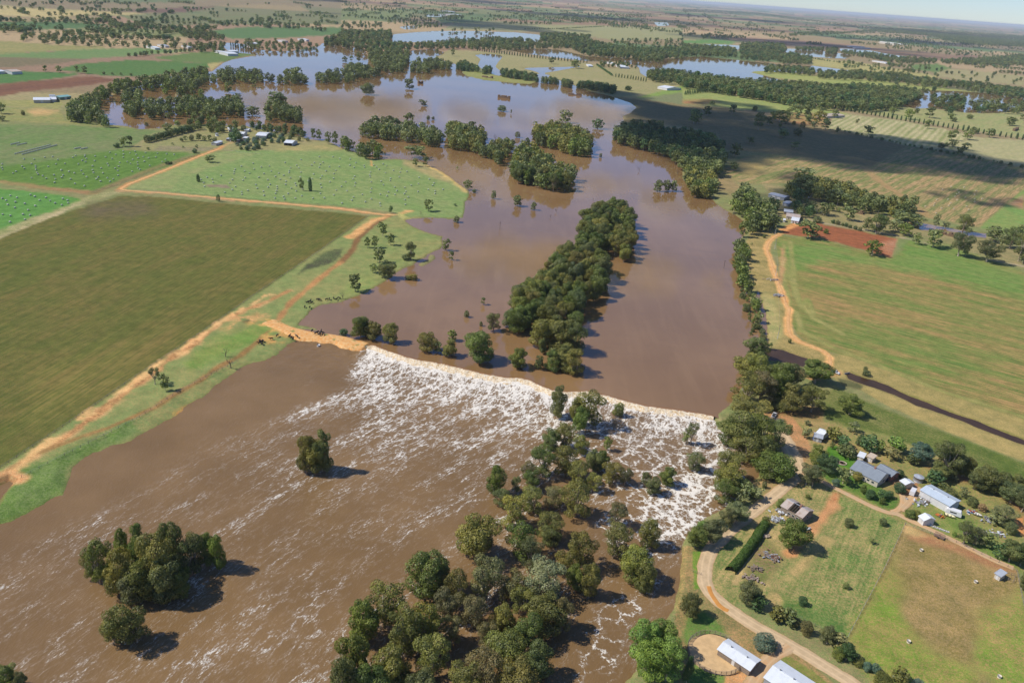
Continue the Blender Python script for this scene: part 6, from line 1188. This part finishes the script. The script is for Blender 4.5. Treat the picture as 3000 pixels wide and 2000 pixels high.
# pale tubs in the brown paddock
tb = MB(); tb.tube([(0, 0, 0), (0, 0, .7)], [.55, .6], 12); tb.tube([(0, 0, .7), (0, 0, .78)], [.64, .64], 12); tbm = tb.mesh('feed_tub', plain('pale_plastic', (.62, .54, .42), .6))
for sp, lb in (("E2 1643 500", 'pale feed tub highest up in the brown paddock'), ("E2 2017 718", 'pale feed tub at the right middle of the brown paddock'), ("E2 1555 1130", 'pale feed tub low on the left of the brown paddock'), ("E2 2180 1372", 'pale feed tub at the lower right of the brown paddock')):
    obj('feed_tub', tbm, None, W(sp)[0], label=lb, cat='tub')
# hedge
wp = W("E2 330 630 380 575 440 500 500 420 540 350 570 310", 1.2)[:, :2]; Vh = []; rs_ = np.random.RandomState(2); n = 15000; cs_ = np.concatenate([[0], np.cumsum(np.hypot(*np.diff(wp, axis=0).T))]); tt_ = rs_.uniform(0, cs_[-1], n)
X_ = np.interp(tt_, cs_, wp[:, 0]); Y_ = np.interp(tt_, cs_, wp[:, 1]); dv = (wp[-1] - wp[0]) / np.hypot(*(wp[-1] - wp[0])); nv_ = np.array([-dv[1], dv[0]]); an = rs_.uniform(-.15, math.pi + .15, n); bump_ = 1 + .35 * (fbm(tt_ / 1.3, an * 1.5, 4) - .3)
hw, hh_ = 1.7 * bump_, 2.3 * bump_; C0_ = np.stack([X_ + nv_[0] * np.cos(an) * hw, Y_ + nv_[1] * np.cos(an) * hw, np.sin(an) * hh_ + .15], 1); N_ = np.stack([nv_[0] * np.cos(an), nv_[1] * np.cos(an), np.sin(an)], 1) + rs_.normal(size=(n, 3)) * .4; N_ /= np.linalg.norm(N_, axis=1)[:, None]
T_ = np.cross(N_, rs_.normal(size=(n, 3))); T_ /= np.linalg.norm(T_, axis=1)[:, None]; B_ = np.cross(N_, T_); s_ = rs_.uniform(.12, .26, n)[:, None]; V = np.stack([C0_ - T_ * s_, C0_ - B_ * s_, C0_ + T_ * s_, C0_ + B_ * s_], 1).reshape(-1, 3)
me = mesh_np('hedge', V, quads(n), LEAF); me.attributes.new('leafvar', 'FLOAT', 'POINT').data.foreach_set('value', np.repeat(np.clip(.5 + rs_.normal(size=n) * .18, 0, 1), 4).astype(np.float32)); o = obj('hedge', me, label='long dense green hedge beside the gravel road', cat='hedge'); o.color = (.075, .135, .022, 1)
# poles and wires
def pole(label, spec, h=9, z=0, arm=True):
    p = W(spec, z)[0]; t = empty('power_pole', (*p[:2], z), .5, label, 'power pole'); b = MB(); b.tube([(0, 0, -2), (0, 0, h)], [.17, .11], 7); b.build('pole_shaft', DEADWOOD if z else plain('pole_grey', (.42, .40, .37), .8), t)
    if arm: b = MB(); b.box(-1.2, 1.2, -.06, .06, h - .5, h - .36); b.build('cross_arm', WALLS['timber'], t)
    return (p[0], p[1], z + h - .4)
ps = [pole('grey power pole nearest the pool on the dry bank', "C2 652 335"), pole('grey power pole midway along the dry bank', "B2 640 1195"), pole('grey power pole above the bend of the dry bank track', "B2 634 1010"), pole('grey power pole at the corner of the riverside garden', "B2 635 912")]
wet = [pole('half drowned power pole in the open brown water by the right bank', "B2 283 1145", 6.5, LU), pole('half drowned power pole in the middle of the flood', "B1 1092 875", 6.5, LU)]
def wire(label, a, b_, sag=1.2):
    m = MB(); m.tube([(a[0] + (b_[0] - a[0]) * u, a[1] + (b_[1] - a[1]) * u, a[2] + (b_[2] - a[2]) * u - sag * 4 * u * (1 - u)) for u in np.linspace(0, 1, 13)], .03, 3, False); m.build('power_line', STEEL, label=label, cat='power line')
for a, b_, l in zip(ps[:-1], ps[1:], ('sagging power line between the two lower bank poles', 'sagging power line between the middle bank poles', 'sagging power line reaching the garden corner pole')): wire(l, a, b_)
wire('long thin power line crossing the flood between drowned poles', wet[0], wet[1], 2); 
# bare dead trees and stumps
for i, (sp, h_, lb) in enumerate((("C0 1555 458", 4.5, 'black fallen looking dead tree on the grass strip'), ("C0 1590 527", 5, 'bare black dead trunk by the flood edge fence'), ("B1 1060 262", 7, 'bare dead tree standing in the upper lake'), ("B1 1120 500", 5, 'bare dead branches left of the oval wood'), ("B1 1480 760", 4, 'bent bare dead limb in mid flood'),
     ("B1 2052 475", 5, 'bare dead trunk in the water right of the oval wood'), ("B1 1735 680", 3, 'broken dead stump in mid flood'), ("B1 1440 795", 3, 'low dead stump below the bent limb'), ("B1 10 1355", 4, 'bare black stump at the tip of the grass strip'), ("A0 780 712", 8, 'bare black trunk inside the wooded bend'), ("A0 1893 640", 12, 'bare dead top above the islet at upper left'),
     ("B1 2315 500", 6, 'bare dead limbs beside the right bank wood'), ("B1 548 775", 3.5, 'thin bare stem below the hay paddock corner'), ("B2 1320 960", 0.1, ''), ("E1 900 1000", 8, 'brown dead gum among the drowned forest'), ("B1 1790 1095", 0.1, ''), ("E2 60 60", 0.1, ''))):
    if h_ < 1: continue
    p = P(sp)[0]; lv = level_at(*p); q = at(p[0], p[1], lv); o = obj('dead_tree', DEAD[i % 3], None, q, label=lb, cat='dead tree'); o.rotation_euler = (0, 0, i * 1.7); o.scale = (h_ / 10,) * 3
# ------------------------------------------------------------------ hay
def bale_mesh(name, mat, r=.66, l=1.3):
    b = MB(); n = 14; rings = [(-l / 2, r * .90), (-l / 2 + .08, r), (l / 2 - .08, r), (l / 2, r * .90)]
    b.add([(x_, math.cos(a) * rr_, math.sin(a) * rr_ + r) for x_, rr_ in rings for a in np.linspace(0, 2 * math.pi, n + 1)[:-1]], [(i * n + k, i * n + (k + 1) % n, (i + 1) * n + (k + 1) % n, (i + 1) * n + k) for i in range(3) for k in range(n)], True)
    b.add([(-l / 2, math.cos(a) * r * .9, math.sin(a) * r * .9 + r) for a in np.linspace(0, 2 * math.pi, n + 1)[:-1]], [tuple(range(n))[::-1]]); b.add([(l / 2, math.cos(a) * r * .9, math.sin(a) * r * .9 + r) for a in np.linspace(0, 2 * math.pi, n + 1)[:-1]], [tuple(range(n))]); return b.mesh(name, mat)
hm = NT('pale_bale_wrap'); p_ = hm.pos(); hm.set(Base_Color=hm.mix(hm.step(hm.noise(p_, 3, 4), .35, .7), (.50, .52, .40), (.38, .38, .28)), Roughness=.7)
BALE = bale_mesh('hay_bale', hm.m); TANB = bale_mesh('straw_bale', plain('straw', (.55, .46, .30), .95, .15, 4), .7, 1.2); rs_ = random.Random(11); nb = 0
def bales(spec, n, sp, label, group, me=None):
    pl = P(spec); x0, y0 = pl.min(0); x1, y1 = pl.max(0); got = []; tries = 0
    while len(got) < n and tries < 9000:
        tries += 1; q = (rs_.uniform(x0, x1), rs_.uniform(y0, y1))
        if not inside(np.array([q[0]]), np.array([q[1]]), pl)[0]: continue
        w_ = at(*q)
        if any(np.hypot(*(w_ - g)[:2]) < sp for g in got): continue
        got.append(w_)
        o = obj('hay_bale', me or BALE, None, w_, label=label, cat='hay bale', group=group); o.rotation_euler = (0, 0, rs_.gauss(.3, .25)); k = rs_.uniform(.9, 1.08); o.scale = (k, k, k)
bales("B0 0 430 130 395 400 370 720 345 860 335 1240 360 1240 378 1000 470 740 560 600 585 400 560 240 550 150 520 0 470", 96, 7, 'pale round bale lying in the striped left hay paddock', 'round bales in the striped left hay paddock')
bales("B0 0 640 150 625 340 650 520 665 510 690 340 745 240 800 50 850 0 830", 26, 6, 'pale round bale in the bright green corner at far left', 'round bales in the bright green corner')
bales("B0 1370 540 1560 470 1720 410 1900 420 2200 370 2352 350 B1 90 380 220 410 360 440 480 460 580 510 700 570 730 620 640 640 540 640 460 710 380 720 200 720 0 700 B0 2300 700 2090 680 1900 670 1620 640 1380 600", 160, 8, 'pale round bale lying in the middle hay paddock', 'round bales in the middle hay paddock')
bales("B2 1640 700 1800 570 2040 560 2120 600 2100 650 2010 700 1970 745 1820 800 1790 790 1700 750", 26, 9, 'straw bale dotted in the striped paddock under the cloud shadow', 'straw bales in the striped shaded paddock', TANB)
for a_, b2, n_, lb in (("B0 105 358", "B0 345 297", 22, 'pale bale in the longer upper row at far left'), ("B0 155 361", "B0 390 298", 24, 'pale bale in the longer lower row at far left'), ("B0 78 293", "B0 130 281", 6, 'pale bale in the short upper left row'), ("B0 120 298", "B0 180 285", 7, 'pale bale in the short row just above the long rows'), ("B0 515 323", "B0 552 315", 5, 'pale bale in the tiny left row right of the long rows'), ("B0 560 325", "B0 598 318", 5, 'pale bale in the tiny right row right of the long rows')):
    A_, B2_ = W(a_)[0], W(b2)[0]
    for i in range(n_): o = obj('hay_bale', BALE, None, A_ + (B2_ - A_) * i / (n_ - 1), label=lb, cat='hay bale', group=lb.replace('bale', 'bales', 1)); o.rotation_euler = (0, 0, math.atan2((B2_ - A_)[1], (B2_ - A_)[0]))
HAY = plain('dark_old_hay', (.20, .13, .075), .95, .25, 2.5)
for sp, n1, rows_, lb in (("A1 528 576 562 576", 3, 3, 'small dark square haystack standing in the lake by the bare crowned tree'), ("A1 1080 672 1162 682", 7, 3, 'long dark haystack standing in the middle of the upper lake'), ("A1 1566 652 1655 662", 8, 2, 'dark haystack in the shallow edge under the shelter hedge'), ("A1 972 532 1042 542", 6, 2, 'low brown haystack on the grass islet'), ("B2 2280 198 2306 188", 3, 3, 'small brown haystack at the far right paddock'),
                          ("B2 1180 758 1245 772", 8, 2, 'brown haystack wall behind the planted wood'), ("B2 1780 905 1950 945", 16, 2, 'long low brown hay wall by the flooded bush track')):
    lv = level_at(*P(sp).mean(0)); a_, b2 = W(sp, lv)[:, :2]; d = b2 - a_; L_ = np.hypot(*d); t = empty('haystack', (*(a_ + b2) / 2, lv), math.atan2(d[1], d[0]), lb, 'haystack'); m = MB(); r3 = random.Random(5); st_ = L_ / n1; hz = 1.15 * max(1, min(1.4, st_ / 2.4))
    for i in range(n1):
        for k in range(rows_ + (r3.random() < .3) - (r3.random() < .25)):
            x_ = -L_ / 2 + i * st_; j_ = r3.uniform(-.12, .12); m.box(x_ + .05, x_ + st_ - .05, -2.2 + j_, -.03 + j_, k * hz, k * hz + hz - .06); m.box(x_ + .05, x_ + st_ - .05, .03 - j_, 2.2 - j_, k * hz, k * hz + hz - .06)
    m.build('hay_blocks', HAY, t)

# ------------------------------------------------------------------ cattle
def cow_mesh(seed, graze):
    """one continuous skinned surface: trunk, neck, head, four jointed legs, tail"""
    v = [(0, 0, 1.05), (.45, 0, 1.1), (.8, 0, 1.15), (-.45, 0, 1.08), (-.8, 0, 1.15)]; r = [.40, .36, .26, .37, .28]; e = [(0, 1), (1, 2), (0, 3), (3, 4)]
    def chain(s, pts, rr_):
        for p, q in zip(pts, rr_): v.append(p); r.append(q); e.append((s, len(v) - 1)); s = len(v) - 1
        return s
    h = chain(2, [(1.05, 0, 1.15), (1.3, 0, .8), (1.42, 0, .5), (1.5, 0, .28)] if graze else [(1.05, 0, 1.35), (1.3, 0, 1.5), (1.52, 0, 1.45), (1.75, 0, 1.32)], [.2, .15, .14, .09])
    for s_ in (-1, 1):
        chain(2, [(.68, s_ * .2, .75), (.66, s_ * .21, .42), (.64, s_ * .21, .05)], [.12, .075, .06]); chain(4, [(-.72, s_ * .21, .8), (-.88, s_ * .22, .48), (-.80, s_ * .22, .05)], [.16, .08, .065]); chain(h - 1 if graze else h - 1, [((1.38 if graze else 1.42), s_ * .22, (.62 if graze else 1.58))], [.05])
    chain(4, [(-1.05, 0, 1.1), (-1.1, 0, .6)], [.04, .035])
    me = bpy.data.meshes.new('tmp'); me.from_pydata(v, e, []); o = bpy.data.objects.new('tmp', me); LK(o); m = o.modifiers.new('s', 'SKIN')
    for sv, q in zip(me.skin_vertices[0].data, r): sv.radius = (q, q)
    me.skin_vertices[0].data[0].use_root = True; o.modifiers.new('d', 'SUBSURF').levels = 1
    bpy.context.view_layer.update(); dg = bpy.context.evaluated_depsgraph_get(); out = bpy.data.meshes.new_from_object(o.evaluated_get(dg)); bpy.data.objects.remove(o); out.name = 'cow'; out.materials.clear(); out.materials.append(COW)
    for p in out.polygons: p.use_smooth = True
    return out
COW = plain('black_hide', (.018, .014, .012), .6, .3, 2)
COWS = [cow_mesh(0, True), cow_mesh(1, False)]
herd = [("C0 2205 300 2190 292 2218 296 2200 310 2225 305 2212 288 2180 300", .75, 'on the trodden orange causeway'), ("C0 2150 286 2045 324 2005 330 1995 322 2010 338", 0, 'where the causeway meets the grass'), ("C0 1800 362 1790 372 1805 374 1812 355 1795 358 1870 342 1912 318", 0, 'in the tight bunch on the grass below the causeway'),
        ("C0 2100 120 2135 124 2130 86 2140 80 2150 90 2120 92 2205 75 2190 70 2250 70 2270 66 2300 62 2320 68 2335 60", 0, 'spread along the grass above the causeway')]
for sp, z_, lb in herd:
    for i, q in enumerate(W(sp, z_)):
        q[2] = z_ * .6; o = obj('cow', COWS[i % 2], None, q, label='black cow ' + lb, cat='cow', group='black cattle ' + lb); o.rotation_euler = (0, 0, rs_.uniform(0, 6.28))
for sp, lb in (("C0 2195 385", 'dark round drum half drowned below the causeway'), ("C2 1112 585", '')):
    if lb: o = obj('oil_drum', tym, None, at(*P(sp)[0], LD), label=lb, cat='drum'); o.scale = (2.2, 2.2, 4)
m = MB(); a_, b2 = W("C2 1115 580 1150 572", 0)[:, :2]; d = (b2 - a_) / np.hypot(*(b2 - a_)); n_ = np.array([-d[1], d[0]])
m.add([(*(a_ + n_ * s), z) for s, z in ((0, -1), (.3, -1), (.3, .7), (0, .7))] + [(*(b2 + n_ * s), z) for s, z in ((0, -1), (.3, -1), (.3, .7), (0, .7))], [(0, 1, 2, 3), (7, 6, 5, 4), (0, 4, 5, 1), (1, 5, 6, 2), (2, 6, 7, 3), (3, 7, 4, 0)]); m.build('culvert_wall', plain('concrete', (.30, .27, .23), .9, .2), label='low concrete headwall where the canal begins', cat='culvert wall')

# ------------------------------------------------------------------ clouds overhead (beyond the frame) that shade the hillside
cl = NT('cloud_white'); cl.set(Base_Color=(.8, .8, .8, 1), Roughness=1.0)
tb_ = cl.n('BsdfTransparent'); mx_ = cl.n('MixShader', {0: .24}); cl.t.links.new(tb_.outputs[0], mx_.inputs[1]); cl.t.links.new(cl.b.outputs[0], mx_.inputs[2]); cl.t.links.new(mx_.outputs[0], cl.t.nodes['Material Output'].inputs[0])
bm = bmesh.new(); bmesh.ops.create_icosphere(bm, subdivisions=3, radius=1); ICO = np.array([v.co[:] for v in bm.verts]); ICF = np.array([[v.index for v in f.verts] for f in bm.faces]); bm.free()
ALT = 950.0; offc = -np.array([math.cos(SHADOW_AZ), math.sin(SHADOW_AZ)]) * ALT / math.tan(SUN_EL)
def cloud(name, spec, n, r0, r1, seed, thick=.5):
    pl = P(spec); wp = at(pl[:, 0], pl[:, 1], 0)[:, :2]; rs2 = np.random.RandomState(seed); x0, y0 = wp.min(0); x1, y1 = wp.max(0); Vs, Fs, off = [], [], 0; k = 0
    while k < n:
        q = rs2.uniform((x0, y0), (x1, y1)); sd_ = sdf(np.array([q[0]]), np.array([q[1]]), wp, 5)[0]
        if sd_ < 0: continue
        k += 1; r = min(rs2.uniform(r0, r1), 14 + sd_ * .95); d = ICO * (1 + .5 * (fbm(ICO[:, 0] * 2.2 + k, ICO[:, 1] * 2.2 + ICO[:, 2] * 2, seed, 3) - .5))[:, None]
        Vs.append(d * r * [1, 1, thick] + [q[0] + offc[0], q[1] + offc[1], ALT + rs2.uniform(0, 40)]); Fs.append(ICF + off); off += len(ICO)
    obj(name, mesh_np(name, np.concatenate(Vs), np.concatenate(Fs), cl.m, True), kind='structure')
cloud('cloud', """A1 1640 600 1950 640 2060 700 2352 740 A2 60 735 300 765 500 800 640 830 B2 800 170 900 190 1100 200 1300 225 1480 235 1620 270 1730 300 1850 330 1950 350 2352 430 2352 545 2200 560 2000 545 1850 520 1700 500 1500 480 1300 470 1100 465 950 430 800 395
 650 370 500 380 350 420 300 480 230 470 120 520 0 440 B1 2150 330 1900 280 1860 150 1950 120 2000 20 A1 1900 720 1700 680""", 640, 12, 46, 3)
cloud('cloud', "B2 1500 580 1700 590 1900 610 2100 640 2200 690 2100 720 1900 690 1700 650 1560 620", 30, 6, 13, 4)
cloud('cloud', "B2 560 470 680 480 740 520 660 530 570 510", 12, 6, 14, 5)
cloud('cloud', "B2 560 560 820 600 900 700 800 770 640 740 560 660", 26, 8, 24, 9)
# fair weather cumulus further north, seen only mirrored in the flood
rs2 = np.random.RandomState(21)
for cxk, cyk, sp_ in ((-1500, 4200, 600), (300, 4800, 700), (2300, 4300, 600), (-3200, 6500, 900), (-600, 7400, 1100), (1900, 7000, 1000), (4200, 7800, 1100), (-2200, 10500, 1500), (1200, 11500, 1500), (4300, 12000, 1600)):
    Vs, Fs, off = [], [], 0
    for k in range(34):
        a_ = rs2.normal(size=2) * [sp_ * .5, sp_ * .32]; r = rs2.uniform(.12, .30) * sp_ * (1 - .25 * min(2, abs(a_[0]) / sp_)); d = ICO * (1 + .5 * (fbm(ICO[:, 0] * 2.2 + k, ICO[:, 1] * 2.2 + ICO[:, 2] * 2, k, 3) - .5))[:, None]
        Vs.append(d * r * [1, 1, .5] + [cxk + a_[0], cyk + a_[1], 1350 + rs2.uniform(0, 80)]); Fs.append(ICF + off); off += len(ICO)
    obj('cloud', mesh_np('cloud', np.concatenate(Vs), np.concatenate(Fs), cl.m, True), kind='structure')
cloud('cloud', "A2 60 690 300 690 560 740 700 800 520 800 300 770 120 740", 60, 10, 30, 6)

# ------------------------------------------------------------------ air
hz = bpy.data.materials.new('haze_air'); hz.use_nodes = True; t = hz.node_tree; t.nodes.remove(t.nodes['Principled BSDF']); pv = t.nodes.new('ShaderNodeVolumePrincipled')
pv.inputs['Color'].default_value = (.88, .95, 1.0, 1); pv.inputs['Density'].default_value = HAZE; pv.inputs['Anisotropy'].default_value = .0
t.links.new(pv.outputs[0], t.nodes['Material Output'].inputs['Volume'])
b = MB(); b.box(-135000, 135000, -135000, 135000, -6, 192); o = b.build('haze', hz, kind='stuff', label='thin blue air over the whole plain', cat='haze')
